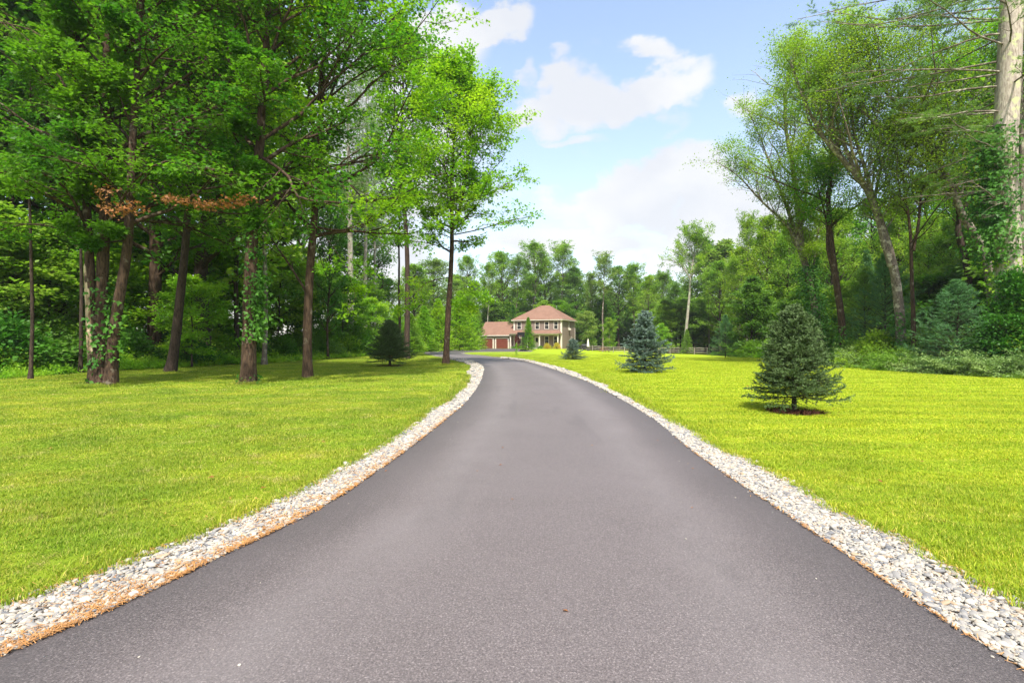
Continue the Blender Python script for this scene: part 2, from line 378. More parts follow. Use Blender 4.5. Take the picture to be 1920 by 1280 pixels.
M_bark = barkmat('brown furrowed bark', (.016, .010, .007), (.085, .054, .034), (.15, .125, .09), lam=-.06)
M_bark_d = barkmat('dark bark', (.018, .013, .010), (.080, .056, .042))
M_bark_l = barkmat('lichened bark', (.060, .046, .036), (.20, .165, .130), (.34, .31, .24))
M_bark_p = barkmat('pale bark', (.16, .14, .11), (.36, .33, .28), (.30, .33, .22), scale=3)
M_bark_pine = barkmat('grey pine bark with lichen', (.20, .165, .13), (.46, .40, .33), (.44, .47, .24), scale=5, lam=-.03)
M_bark_cream = barkmat('cream bared bark', (.14, .085, .045), (.50, .40, .27), (.05, .035, .022), scale=3, lam=-.02)
M_white = plain('white trim', (.66, .61, .53), .5, .4, .05)
M_siding = siding_mat(); M_shingle = shingle_mat(); M_glass = glass_mat()
M_door = plain('reddish wood door', (.150, .040, .026), .45, .4, .2, 3)
M_cream = plain('cream door', (.50, .47, .36), .5, .4, .04)
M_wood = plain('weathered fence wood', (.29, .255, .21), .85, .2, .3, 5)
M_mulch = plain('brown mulch', (.10, .045, .025), .95, .1, .5, 14)
M_black = plain('black plastic', (.015, .015, .017), .45, .4)
M_metal = plain('grey metal', (.30, .31, .33), .4, .5, metallic=.6)
M_fabric = plain('cream canvas', (.66, .62, .55), .8, .2, .06)
M_redwood = plain('red brown stain', (.24, .065, .04), .6, .3, .2)
M_conc = plain('pale concrete', (.42, .39, .35), .85, .2, .12, 2)
M_rock = plain('grey rock', (.33, .32, .31), .85, .2, .3, 4)
M_lawn = lawn_mat(); M_blade = blade_mat(); M_asph = asphalt_mat(); M_bed = gravel_bed_mat(); M_stone = stone_mat(); M_floor = floor_mat()
M_needle = leafmat('fallen orange needle', (.42, .19, .055), (.52, .29, .11), (.34, .17, .07), trans=0)

# ------------------------------------------------------------------ ground and drive
def catmull(pts, step=.25):
    pts = [np.array(p[:2], float) for p in pts]; out = []
    P = [2 * pts[0] - pts[1]] + pts + [2 * pts[-1] - pts[-2]]
    for i in range(1, len(P) - 2):
        p0, p1, p2, p3 = P[i - 1:i + 3]; n = max(2, int(np.linalg.norm(p2 - p1) / step)); n = min(n, 60)
        for k in range(n):
            t = k / n
            out.append(.5 * (2 * p1 + (p2 - p0) * t + (2 * p0 - 5 * p1 + 4 * p2 - p3) * t * t + (3 * p1 - p0 - 3 * p2 + p3) * t ** 3))
    out.append(P[-2]); return np.array(out)
LE = [(-6.2, -9), (-4.4, -4), (-2.9, .8)] + [tuple(ground_px(*p)[:2]) for p in
      [(0, 1235), (210, 1145), (425, 1040), (600, 955), (700, 889), (762, 845), (825, 795), (875, 752), (898, 720), (905.5, 699), (903.5, 687), (888, 677.8), (867, 673), (840, 668.7), (812, 664)]]
RE = [(4.6, -9), (2.9, -4), (2.34, .8)] + [tuple(ground_px(*p)[:2]) for p in
      [(1920, 1260), (1710, 1127), (1585, 1040), (1460, 957), (1360, 890), (1290, 840), (1212, 777.5), (1119, 724), (1075, 705.6), (1020, 687), (980, 676.5), (936, 671), (905, 667.6), (878, 665.3)]]
LG = [(-7.4, -9), (-5.4, -4), (-3.7, .8)] + [tuple(ground_px(*p)[:2]) for p in
      [(0, 1135), (150, 1090), (270, 1040), (425, 982), (550, 927), (700, 845), (778, 793), (812, 765), (853, 737), (869, 718), (880, 696), (885, 687.5), (870, 680), (852, 675.4), (830, 671), (796, 663)]]
RG = [(5.4, -9), (3.6, -4), (3.0, .8)] + [tuple(ground_px(*p)[:2]) for p in
      [(1920, 1137), (1860, 1105), (1760, 1055), (1700, 1015), (1560, 957), (1485, 902), (1360, 842), (1281, 799), (1187, 746), (1137, 721), (1075, 698), (1028, 684), (980, 674), (936, 669.4), (905, 665.9), (880, 664.2)]]
LEc, REc, LGc, RGc = catmull(LE), catmull(RE), catmull(LG), catmull(RG)
rng0 = np.random.default_rng(5)
def wob(c, amp, seed, fade=30):
    r = np.random.default_rng(seed); n = len(c); w = r.normal(size=n)
    w = np.convolve(w, [.2, .2, .2, .2, .2], 'same'); out = c.copy(); out[:, 0] += w * amp * np.clip(c[:, 1] / 6, .3, 1.6); return out
LGc = wob(LGc, .07, 1); RGc = wob(RGc, .06, 2)
# the far bend and the parking apron in front of the garage
far_left = [tuple(ground_px(*p)[:2]) for p in [(812, 664), (806, 661.4), (812, 659.2), (832, 657), (862, 655.6)]]
far_leftg = [tuple(ground_px(*p)[:2]) for p in [(796, 663), (795, 661), (803, 658.4), (825, 656.3), (858, 655.2)]]
far_right = [tuple(ground_px(*p)[:2]) for p in [(878, 665.3), (867, 663.4), (864, 661.8), (872, 660), (895, 659), (940, 658.7), (996, 658.5)]]
far_rightg = [tuple(ground_px(*p)[:2]) for p in [(880, 664.2), (872, 662.8), (870.5, 661.7), (877, 660.7), (897, 659.8), (940, 659.4), (998, 659.2)]]
FLc, FLGc, FRc, FRGc = catmull(far_left, 1), catmull(far_leftg, 1), catmull(far_right, 1), catmull(far_rightg, 1)

def sheet(name, outline, z, m, kind='structure'):
    vs = [Vector((p[0], p[1], 0)) for p in outline]
    tr = geometry.tessellate_polygon([vs])
    me = D.meshes.new(name); me.from_pydata([(v.x, v.y, z + float(gz(v.x, v.y))) for v in vs], [], [t for t in tr]); me.update()
    if me.polygons and me.polygons[0].normal.z < 0: me.flip_normals()
    o = link(name, me, None, m)
    if kind: o['kind'] = kind
    return o
def strip(name, A, B, z, m, n=400, kind='structure', cols=2, attr=False):
    """sheet between two edge lines"""
    def res(c):
        d = np.r_[0, np.cumsum(np.linalg.norm(np.diff(c, axis=0), axis=1))]; t = np.linspace(0, 1, n) ** 1.0 * d[-1]
        return np.c_[np.interp(t, d, c[:, 0]), np.interp(t, d, c[:, 1])]
    a, b = res(A), res(B); V = []; E = []
    for j in range(cols):
        t = j / (cols - 1); p = a * (1 - t) + b * t; V.append(np.c_[p, z + gz(p[:, 0], p[:, 1])]); E.append(np.full(n, min(t, 1 - t) * 2))
    V = np.concatenate(V); Fc = []
    i = np.arange(n - 1)
    for j in range(cols - 1): Fc.append(np.c_[j * n + i, (j + 1) * n + i, (j + 1) * n + i + 1, j * n + i + 1])
    me = mesh_np(name, V, np.concatenate(Fc), 4, attrs={'edge': np.concatenate(E)} if attr else None, m=m)
    if me.polygons[0].normal.z < 0: me.flip_normals()
    o = link(name, me)
    if kind: o['kind'] = kind
    return o
# terrain grid, finer near the camera
def grid_axis(lo, hi, n, p=2.2):
    t = np.linspace(-1, 1, n); s = np.sign(t) * np.abs(t) ** p
    return np.where(s < 0, -s * lo, s * hi)
gx = grid_axis(-420, 420, 121); gy = grid_axis(-150, 520, 141)
GX, GY = np.meshgrid(gx, gy); GZ = gz(GX, GY)
nx, ny = len(gx), len(gy); ii = np.arange(nx * ny).reshape(ny, nx)
gf = np.stack([ii[:-1, :-1], ii[:-1, 1:], ii[1:, 1:], ii[1:, :-1]], -1).reshape(-1, 4)
g = link('lawn', mesh_np('lawn', np.stack([GX, GY, GZ], -1).reshape(-1, 3), gf, 4, True, m=M_lawn)); g['kind'] = 'structure'
# driveway
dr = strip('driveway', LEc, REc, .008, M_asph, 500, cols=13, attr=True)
apron = sheet('parking_apron', list(map(tuple, FLc)) + [(-9.5, 104), (-6.6, 108.5), (-6.2, 108.6), (1.2, 105.4), (3.6, 84), (2.9, 78)] + list(map(tuple, FRc[::-1])), .012, M_asph)
strip('gravel_strip', LGc, LEc, .004, M_bed, 500)
D.objects['gravel_strip'].name = 'gravel_edge'
strip('gravel_edge', REc, RGc, .004, M_bed, 500)
strip('gravel_edge', FLGc, FLc, .004, M_bed, 60)
strip('gravel_edge', FRc, FRGc, .004, M_bed, 60)

# lawn borders: where the woods begin
LWOOD = [tuple(ground_px(*p)[:2]) for p in [(0, 711), (80, 705), (160, 698), (300, 691), (420, 684), (520, 680), (620, 672), (692, 667), (740, 662), (795, 657.5)]]
RWOOD = [tuple(ground_px(*p)[:2]) for p in [(1920, 711), (1840, 706), (1740, 699), (1650, 690), (1560, 681), (1460, 675), (1385, 669), (1330, 665)]]
lw = [(-60, -60), (-22, -60), (-21, 5)] + LWOOD + [(-14, 112), (0, 124), (16, 126), (30, 124), (26, 92)] + RWOOD[::-1] + [(22, 0), (23, -60), (60, -60), (400, 0), (400, 500), (-400, 500), (-400, 0)]
sheet('forest_floor', lw, .004, M_floor)
# a weathered dark border where cut lawn meets stones: drawn by the blades themselves

def in_poly(x, y, poly):
    poly = np.asarray(poly); inside = np.zeros(len(x), bool); j = len(poly) - 1
    for i in range(len(poly)):
        xi, yi = poly[i]; xj, yj = poly[j]
        c = ((yi > y) != (yj > y)) & (x < (xj - xi) * (y - yi) / (yj - yi + 1e-12) + xi); inside ^= c; j = i
    return inside
DRIVE_POLY = np.concatenate([LGc, RGc[::-1]])

# ------------------------------------------------------------------ scatter by geometry nodes (one object of stuff each)
def scatter(name, pts, rot, scl, sources, label, cat):
    me = D.meshes.new(name); me.vertices.add(len(pts)); me.vertices.foreach_set('co', np.ascontiguousarray(pts, np.float32).ravel())
    for nm, arr in (('rot', rot), ('scl', scl)):
        a = me.attributes.new(nm, 'FLOAT_VECTOR', 'POINT'); a.data.foreach_set('vector', np.ascontiguousarray(arr, np.float32).ravel())
    me.update()
    col = D.collections.new(name + ' source')
    for s in sources: col.objects.link(D.objects.new(name + ' piece', s))
    o = link(name, me); tag(o, label, cat, kind='stuff')
    ng = D.node_groups.new(name + ' scatter', 'GeometryNodeTree')
    ng.interface.new_socket('Geometry', in_out='INPUT', socket_type='NodeSocketGeometry'); ng.interface.new_socket('Geometry', in_out='OUTPUT', socket_type='NodeSocketGeometry')
    N = ng.nodes; L = ng.links; i = N.new('NodeGroupInput'); ou = N.new('NodeGroupOutput')
    ip = N.new('GeometryNodeInstanceOnPoints'); ci = N.new('GeometryNodeCollectionInfo'); ci.inputs[0].default_value = col
    ci.inputs['Separate Children'].default_value = True; ci.inputs['Reset Children'].default_value = True; ip.inputs['Pick Instance'].default_value = True
    ra = N.new('GeometryNodeInputNamedAttribute'); ra.data_type = 'FLOAT_VECTOR'; ra.inputs[0].default_value = 'rot'
    sa = N.new('GeometryNodeInputNamedAttribute'); sa.data_type = 'FLOAT_VECTOR'; sa.inputs[0].default_value = 'scl'
    L.new(i.outputs[0], ip.inputs['Points']); L.new(ci.outputs[0], ip.inputs['Instance'])
    L.new(ra.outputs[0], ip.inputs['Rotation']); L.new(sa.outputs[0], ip.inputs['Scale'])
    L.new(ip.outputs[0], ou.inputs[0])
    md = o.modifiers.new('scatter', 'NODES'); md.node_group = ng
    return o

# stones
def stone_mesh(seed, sub=2):
    import bmesh
    bm = bmesh.new(); bmesh.ops.create_icosphere(bm, subdivisions=sub, radius=1)
    r = np.random.default_rng(seed); k = r.normal(size=(3, 3)) * 1.1
    for v in bm.verts:
        p = np.array(v.co); d = 1 + .16 * math.sin(k[0] @ p + seed) + .10 * math.sin(2 * k[1] @ p + 1)
        v.co = Vector(p * d)
    me = D.meshes.new('stone'); bm.to_mesh(me); bm.free(); me.polygons.foreach_set('use_smooth', [True] * len(me.polygons)); me.materials.append(M_stone); return me
STONES = [stone_mesh(i) for i in range(5)]
def gravel(A, B, ymax, dens, seed, smul, flip=0):
    """points spread between edge lines A and B"""
    r = np.random.default_rng(seed)
    def res(c, n=1500):
        d = np.r_[0, np.cumsum(np.linalg.norm(np.diff(c, axis=0), axis=1))]; t = np.linspace(0, 1, n) * d[-1]
        return np.c_[np.interp(t, d, c[:, 0]), np.interp(t, d, c[:, 1])], d[-1] / n
    (a, da), (b, _) = res(A), res(B); b = np.c_[np.interp(a[:, 1], B[:, 1], B[:, 0]), a[:, 1]] if False else b; w = np.linalg.norm(b - a, axis=1)
    ok = (a[:, 1] > 1.4) & (a[:, 1] < ymax); out = []
    for i in np.nonzero(ok)[0]:
        dn = dens * np.clip(7 / max(a[i, 1], 1), .18, 1) ; n = r.poisson(w[i] * da * dn)
        if n:
            t = (r.uniform(-.01, .985, n) if flip == 0 else r.uniform(.015, 1.01, n))[:, None]; j = r.uniform(0, 1, n)[:, None]; i2 = min(i + 1, len(a) - 1); p = (a[i] * (1 - j) + a[i2] * j) * (1 - t) + (b[i] * (1 - j) + b[i2] * j) * t; out.append(np.c_[p, np.full(n, max(1, (a[i, 1] / 7) ** .7))])
    q = np.concatenate(out); n = len(q); s = r.lognormal(-4.70, .38, n) * smul * q[:, 2]
    pts = np.c_[q[:, :2], r.uniform(.004, .014, n) + s * .25]
    rot = np.c_[r.normal(size=(n, 2)) * .3, r.uniform(0, 6.28, n)]
    scl = np.c_[s * r.uniform(1.0, 1.5, n), s * r.uniform(.75, 1, n), s * r.uniform(.35, .6, n)]
    return pts, rot, scl
p, ro, s = gravel(LGc, LEc, 46, 5200, 3, 1.0)
scatter('gravel', p, ro, s, STONES, 'band of pale rounded stones along the left side of the drive', 'gravel')
p, ro, s = gravel(REc, RGc, 46, 5200, 4, .98, 1)
scatter('gravel', p, ro, s, STONES, 'band of pale rounded stones along the right side of the drive', 'gravel')

# fallen pine needles on the stones and along the asphalt edge
def needles(name, curve, other, n, width, ymax, seed, label, dens_w=1.0):
    r = np.random.default_rng(seed); d = np.r_[0, np.cumsum(np.linalg.norm(np.diff(curve, axis=0), axis=1))]
    t = r.uniform(0, 1, n * 3) * d[-1]; c = np.c_[np.interp(t, d, curve[:, 0]), np.interp(t, d, curve[:, 1])]
    do = np.r_[0, np.cumsum(np.linalg.norm(np.diff(other, axis=0), axis=1))]; oy = np.argsort(other[:, 1]); o = np.c_[np.interp(c[:, 1], other[oy, 1], other[oy, 0]), c[:, 1] - .3 * np.abs(c[:, 0]) * 0]
    ok = (c[:, 1] > 1.4) & (c[:, 1] < ymax); c = c[ok]; o = o[ok]
    k = np.minimum(len(c), n); c = c[:k]; o = o[:k]; keep = r.uniform(size=k) < np.clip((3.2 / np.maximum(c[:, 1], .1)) ** 1.9, .02, 1) * np.clip(.15 + .9 * np.abs(np.sin(c[:, 1] * 2.7 + np.sin(c[:, 1] * 5.3) * 1.3)), 0, 1); c = c[keep]; o = o[keep]; k = len(c)
    u = (o - c) / np.linalg.norm(o - c, axis=1)[:, None]; clump = .5 + .5 * np.sin(c[:, 1] * 3.1 + np.sin(c[:, 1] * 7.7) * 2)
    off = r.exponential(width, k) * (.35 + clump) - .01
    off = off * np.where(r.uniform(size=k) < .25, 2.0, 1.0); p = c + u * off[:, None]; a = r.uniform(0, math.pi, k); ln = r.uniform(.03, .05, k) * np.clip(c[:, 1] / 6, 1, 2); wd = .0017 * np.clip(c[:, 1] / 3, 1, 6)
    z = r.uniform(.016, .030, k)
    dx = np.c_[np.cos(a), np.sin(a)]; nx_ = np.c_[-dx[:, 1], dx[:, 0]]
    tilt = r.normal(size=k) * .004
    V = np.stack([np.c_[p - dx * ln[:, None] / 2 - nx_ * wd[:, None], z - tilt], np.c_[p - dx * ln[:, None] / 2 + nx_ * wd[:, None], z - tilt],
                  np.c_[p + dx * ln[:, None] / 2 + nx_ * wd[:, None], z + tilt], np.c_[p + dx * ln[:, None] / 2 - nx_ * wd[:, None], z + tilt]], 1).reshape(-1, 3)
    return tag(link(name, mesh_np(name, V, np.arange(k * 4), 4, m=M_needle)), label, 'pine needles', kind='stuff')
needles('fallen_needles', LEc, LGc, 38000, .10, 12, 11, 'orange pine needles fallen on the stones at the left edge of the asphalt')
needles('fallen_needles', REc, RGc, 3000, .010, 8, 12, 'thin line of orange pine needles along the right edge of the asphalt')
needles('fallen_needles', RGc, REc, 5000, .05, 12, 13, 'scattered brown needles where the right stone band meets the grass')
needles('fallen_needles', LGc, LEc, 6000, .04, 12, 14, 'scattered brown needles where the left stone band meets the grass')

# grass blades
def tuft_mesh(seed, n, spread, h, w):
    r = np.random.default_rng(seed); b = np.c_[r.uniform(-spread, spread, (n, 2)), np.zeros(n)]
    a = r.uniform(0, 6.28, n); lean = r.uniform(.15, .95, n) * h; H = h * r.uniform(.45, 1.15, n); ww = w * r.uniform(.7, 1.3, n)
    dx = np.c_[np.cos(a), np.sin(a), np.zeros(n)]; sx = np.c_[-np.sin(a), np.cos(a), np.zeros(n)]; up = np.array([0, 0, 1.])
    v0 = b - sx * ww[:, None]; v1 = b + sx * ww[:, None]; mid = b + dx * lean[:, None] * .35 + up * H[:, None] * .6
    v2 = mid + sx * ww[:, None] * .8; v3 = mid - sx * ww[:, None] * .8; v4 = b + dx * lean[:, None] + up * H[:, None]
    V = np.stack([v0, v1, v2, v3, v4], 1).reshape(-1, 3); o = np.arange(n)[:, None] * 5
    tri = np.concatenate([o + [0, 1, 2], o + [0, 2, 3], o + [3, 2, 4]], 1).reshape(-1)
    return mesh_np('tuft', V, tri, 3, m=M_blade)
TU_N = [tuft_mesh(i, 50, .06, .037, .0018) for i in range(5)]
TU_M = [tuft_mesh(20 + i, 130, .17, .036, .0034) for i in range(4)]
TU_F = [tuft_mesh(40 + i, 260, .45, .036, .0065) for i in range(4)]
def lawn_points(y0, y1, dens, seed, edge=None):
    r = np.random.default_rng(seed); A = (y1 ** 2 - y0 ** 2) * 1.04 + 0; n = int(A * dens)
    y = np.sqrt(r.uniform(y0 ** 2, y1 ** 2, n)); x = r.uniform(-1.04, 1.04, n) * y
    ok = ~in_poly(x, y, DRIVE_POLY); lx = np.interp(y, [p[1] for p in LWOOD], [p[0] for p in LWOOD]); rx = np.interp(y, [p[1] for p in RWOOD], [p[0] for p in RWOOD])
    for cx, cy, cr in ((5.95, 10.8, .56), (-7.47, 31.2, .8)): ok &= np.hypot(x - cx, (y - cy) * 1.15) > cr * (1 + .15 * np.sin(x * 9))
    ok &= (x > lx - .3) & (x < rx + .3) & ~((y < LWOOD[0][1]) & (x < -LWOOD[0][1] * 1.1))
    return x[ok], y[ok], r
def blades(name, y0, y1, dens, seed, src, smin, smax, label):
    x, y, r = lawn_points(y0, y1, dens, seed)
    if y1 > 40: k = r.uniform(size=len(y)) < np.clip((62 - y) / 34, 0, 1); x = x[k]; y = y[k]
    if y1 < 10: k = r.uniform(size=len(y)) < np.clip((8.4 - y) / 3, 0, 1); x = x[k]; y = y[k]
    elif y1 < 20: k = r.uniform(size=len(y)) < np.clip((y - 5.4) / 3, 0, 1) * np.clip((16.5 - y) / 4, 0, 1); x = x[k]; y = y[k]
    else: k = r.uniform(size=len(y)) < np.clip((y - 12.5) / 4, 0, 1); x = x[k]; y = y[k]
    n = len(x)
    cl = .78 + .3 * np.sin(x * 2.3 + np.sin(y * 1.7) * 1.5) * np.sin(y * 2.1 + 1)
    s = r.uniform(smin, smax, n); return scatter(name, np.c_[x, y, gz(x, y) - .004], np.c_[np.zeros((n, 2)), r.uniform(0, 6.28, n)], np.c_[s, s, s * cl], src, label, 'grass')
blades('grass', 1.7, 8.4, 400, 1, TU_N, .8, 1.3, 'short green grass blades of the lawn nearest the viewer')
blades('grass', 5.4, 16.5, 62, 2, TU_M, .9, 1.3, 'mown grass blades of the middle lawn')
blades('grass', 12.5, 62, 6, 3, TU_F, .9, 1.3, 'mown grass of the lawn around the young spruces')
# longer uncut fringe where grass meets stones
def fringe(curve, side, seed, label, ymax=22):
    r = np.random.default_rng(seed); n = 5200; d = np.r_[0, np.cumsum(np.linalg.norm(np.diff(curve, axis=0), axis=1))]; t = r.uniform(0, 1, n) * d[-1]
    c = np.c_[np.interp(t, d, curve[:, 0]), np.interp(t, d, curve[:, 1])]; ok = (c[:, 1] > 1.5) & (c[:, 1] < ymax); c = c[ok]; n = len(c)
    c[:, 0] += side * (r.exponential(.07, n) - .05); s = r.uniform(.9, 1.7, n) * np.clip(c[:, 1] / 8, 1, 1.8)
    scatter('grass_fringe', np.c_[c, np.full(n, -.004)], np.c_[r.normal(size=(n, 2)) * .25, r.uniform(0, 6.28, n)], np.c_[s, s, s * r.uniform(.7, 1.25, n)], TU_N, label, 'grass')
fringe(LGc, -1, 31, 'longer grass fringe hanging over the left stone band')
fringe(RGc, 1, 32, 'longer grass fringe hanging over the right stone band')

# ------------------------------------------------------------------ the house
HX, HY, HT = 10.2, 105.0, R(23)
house = empty('house', (HX, HY, 0), -HT)
tag(house, 'two-storey taupe house with red brown hip roof and attached two-door garage', 'house')
def zx_to_u(zx, v=0.0):
    """local x along the facade for a column of the detail photograph"""
    k = ((890 + zx / 9.143) - 960) / F; c, s = math.cos(HT), math.sin(HT)
    # world = H + u*(c,-s) + v*(s,c)
    return (k * (HY + v * c) - HX - v * s) / (c + k * s)
WW, WD, WH = 10.7, 9.9, 5.95
b = MB(); b.box(-WW, 0, 0, WD, -.5, WH); b.build('wall', M_siding, house)
# hip roof with overhang, soffit and fascia
def hip(x0, x1, y0, y1, z0, z1, rl, rx=None):
    xm = (x0 + x1) / 2 if rx is None else rx; ym = (y0 + y1) / 2; m = MB()
    m.add([(x0, y0, z0), (x1, y0, z0), (x1, y1, z0), (x0, y1, z0), (xm - rl / 2, ym, z1), (xm + rl / 2, ym, z1)],
          [(0, 1, 5, 4), (1, 2, 5), (2, 3, 4, 5), (3, 0, 4), (0, 3, 2, 1)]); return m
roof = hip(-WW - .45, .45, -.45, WD + .45, WH + .12, 9.35, 2.0).build('roof', M_shingle, house)
b = MB(); b.box(-WW - .42, .42, -.42, WD + .42, WH - .06, WH + .118); b.build('fascia', M_white, house)
for (x, y, x1, y1) in ((-WW - .02, -.02, -WW + .28, .02), (-.28, -.025, .025, .03), (-.03, WD - .25, .028, WD + .02)):
    b = MB(); b.box(x, x1 if x1 > x else x + .3, y, y1, -.3, WH - .062); b.build('corner_board', M_white, house)
b = MB(); b.box(-.005, .022, .03, .28, -.3, WH - .062); b.build('corner_board', M_white, house)
b = MB(); b.box(-.12, .0, -.11, -.03, 0, WH - .07); b.build('downspout', M_white, house)
def window(x0, x1, z0, z1, y, grid=(2, 4), parent=house, side=False, name='window'):
    """casing, sash, glass panes and glazing bars on a wall facing -y (or +x when side)"""
    def T(m):
        if side:
            m.v = [(-(v[1] - y) + 0.0, v[0], v[2]) for v in m.v]
        return m
    t = .095
    f = MB(); f.box(x0, x1, y - .05, y - .004, z1 - t, z1); f.box(x0, x1, y - .05, y - .004, z0, z0 + t * .8)
    f.box(x0, x0 + t, y - .05, y - .004, z0 + t * .8, z1 - t); f.box(x1 - t, x1, y - .05, y - .004, z0 + t * .8, z1 - t)
    w = T(f).build(name, M_white, parent)
    X0, X1, Z0, Z1 = x0 + t, x1 - t, z0 + t * .8, z1 - t; nxp, nzp = grid
    for s, (za, zb) in enumerate(((Z0, (Z0 + Z1) / 2), ((Z0 + Z1) / 2, Z1))):
        q = MB(); d = .012 if s == 0 else .022; q.box(X0 + .02, X1 - .02, y - d, y - .006, za + .02, zb - .02); T(q).build('pane', M_glass, w)
    g_ = MB()
    for i in range(1, nxp): xx = X0 + (X1 - X0) * i / nxp; g_.box(xx - .007, xx + .007, y - .034, y - .024, Z0, Z1)
    for i in range(1, nzp):
        if i * 2 == nzp: continue
        zz = Z0 + (Z1 - Z0) * i / nzp; g_.box(X0, X1, y - .037, y - .0235, zz - .006, zz + .006)
    T(g_).build('glazing_bars', M_wood, w)
    r = MB(); zz = (Z0 + Z1) / 2; r.box(X0, X1, y - .04, y - .003, zz - .03, zz + .03); T(r).build('meeting_rail', M_white, w)
    return w
UZ0, UZ1 = 4.05, 5.68
for a, c in ((725, 802), (880, 955), (1035, 1110), (1198, 1273), (1355, 1430)):
    window(zx_to_u(a), zx_to_u(c), UZ0, UZ1, 0)
for a, c in ((725, 800), (868, 945), (1198, 1273), (1353, 1425)):
    window(zx_to_u(a), zx_to_u(c), .85 if a > 1000 else .95, 2.62, 0)
# side windows: positions along the depth
window(4.6, 5.4, 4.3, 5.62, 0, side=True); window(6.6, 7.4, 1.0, 2.5, 0, side=True)
ac = MB(); ac.box(.03, .45, 4.72, 5.28, 3.95, 4.29); ac.build('air_conditioner', M_white, house)
# front door with a lit-from-outside glass upper half
dx0, dx1 = zx_to_u(1030), zx_to_u(1105)
d = MB(); d.box(dx0, dx1, -.05, -.004, .18, 2.55); dd = d.build('door_frame', M_white, house)
d = MB(); d.box(dx0 + .12, dx1 - .12, -.075, -.052, .2, 2.42); dl = d.build('door', M_cream, house)
d = MB(); d.box(dx0 + .22, dx1 - .22, -.085, -.077, 1.35, 2.28); d.build('pane', M_glass, dl)
d = MB(); d.box(dx0 + .15, dx0 + .19, -.12, -.077, 1.1, 1.22); d.build('handle', M_black, dl)
for z0, z1 in ((.35, .72), (.82, 1.2)):
    d = MB(); d.box(dx0 + .24, dx1 - .24, -.083, -.077, z0, z1); d.build('door_panel', M_cream, dl)
# porch: slab, posts, beam, roof, rails of trim
PV = -1.9; PL = zx_to_u(608, PV)
b = MB(); b.box(PL, -.02, PV, -.03, -.4, .16); b.build('porch_floor', M_conc, house)
b = MB(); b.box(dx0 - .3, dx1 + .3, PV - .7, PV - .002, -.4, .08); b.build('porch_step', M_conc, house)
for zx in (612, 905, 1110, 1425):
    u = zx_to_u(zx, PV + .1); b = MB(); b.box(u - .10, u + .10, PV + .06, PV + .26, .162, 2.72)
    b.box(u - .15, u + .15, PV + .02, PV + .30, .162, .34); b.box(u - .14, u + .14, PV + .03, PV + .29, 2.6, 2.72); b.build('porch_post', M_white, house)
b = MB(); b.box(PL + .02, -.05, PV + .04, PV + .28, 2.722, 3.0); b.box(PL - .15, .06, PV - .28, -.03, 3.002, 3.12); b.build('porch_beam', M_cream, house)
m = MB(); m.add([(PL - .2, PV - .33, 3.122), (.12, PV - .33, 3.122), (-.55, -.028, 3.86), (PL - .2, -.028, 3.86), (.12, -.028, 3.122), (PL - .2, -.028, 3.122)],
                [(0, 1, 2, 3), (1, 4, 2), (0, 3, 5), (0, 5, 4, 1), (4, 5, 3, 2)]); m.build('porch_roof', M_shingle, house)
# garage
GV = -1.25; GL = zx_to_u(66, GV); GR = -WW - .02; GD = 8.2; GH = 2.85; RZ = 5.75; GM = GV + GD / 2
b = MB(); b.add([(GL, GV, -.3), (GR, GV, -.3), (GR, GV + GD, -.3), (GL, GV + GD, -.3), (GL, GV, GH), (GR, GV, GH), (GR, GV + GD, GH), (GL, GV + GD, GH), (GL, GM, RZ - .15), (GR, GM, RZ - .15)],
               [(0, 1, 5, 4), (1, 2, 6, 9, 5), (2, 3, 7, 6), (3, 0, 4, 8, 7)]); gw = b.build('garage_wall', M_siding, house)
m = MB(); x0, x1 = GL - .3, GR - .002; ov = .4; e0 = GH - .12
for s in (0, 1):
    ya, yb = (GV - ov, GM) if s == 0 else (GV + GD + ov, GM)
    m.add([(x0, ya, e0), (x1, ya, e0), (x1, yb, RZ), (x0, yb, RZ), (x0, ya, e0 + .12), (x1, ya, e0 + .12), (x1, yb, RZ + .12), (x0, yb, RZ + .12)],
          [(4, 5, 6, 7), (0, 3, 2, 1), (0, 4, 7, 3), (1, 2, 6, 5), (0, 1, 5, 4)])
m.build('garage_roof', M_shingle, house)
b = MB(); b.box(x0, x1, GV - ov - .04, GV - ov - .002, e0 - .05, e0 + .1); b.build('garage_gutter', M_white, house)
b = MB(); b.box(GL - .02, GL + .22, GV - .025, GV - .003, -.2, GH - .2); b.build('corner_board', M_white, house)
for a, c in ((100, 325), (355, 585)):
    u0, u1 = zx_to_u(a, GV), zx_to_u(c, GV); t = .2; zt = 2.32
    f = MB(); f.box(u0, u0 + t, GV - .05, GV - .003, -.05, zt); f.box(u1 - t, u1, GV - .05, GV - .003, -.05, zt); f.box(u0 + t + .001, u1 - t - .001, GV - .05, GV - .003, zt - t, zt)
    f.build('garage_door_frame', M_white, house)
    f = MB(); f.box(u0 + t, u1 - t, GV - .03, GV - .004, 0.0, zt - t); gd = f.build('garage_door', M_door, house)
    ww = (u1 - u0 - 2 * t); hh = zt - t
    for i in range(4):
        for j in range(4):
            p = MB(); xa = u0 + t + ww * i / 4; za = hh * j / 4
            p.box(xa + .05, xa + ww / 4 - .05, GV - .045, GV - .031, za + .05, za + hh / 4 - .05); p.build('door_panel', M_door, gd)
for zx in (338,):
    u = zx_to_u(zx, GV); b = MB(); b.tube([(u, GV - .02, 2.42), (u, GV - .14, 2.36)], [.09, .11]); b.build('floodlight', M_white, house)
for zx in (88, 594):
    u = zx_to_u(zx, GV); b = MB(); b.box(u - .07, u + .07, GV - .16, GV - .01, 1.75, 2.05); b.build('wall_lantern', M_black, house)
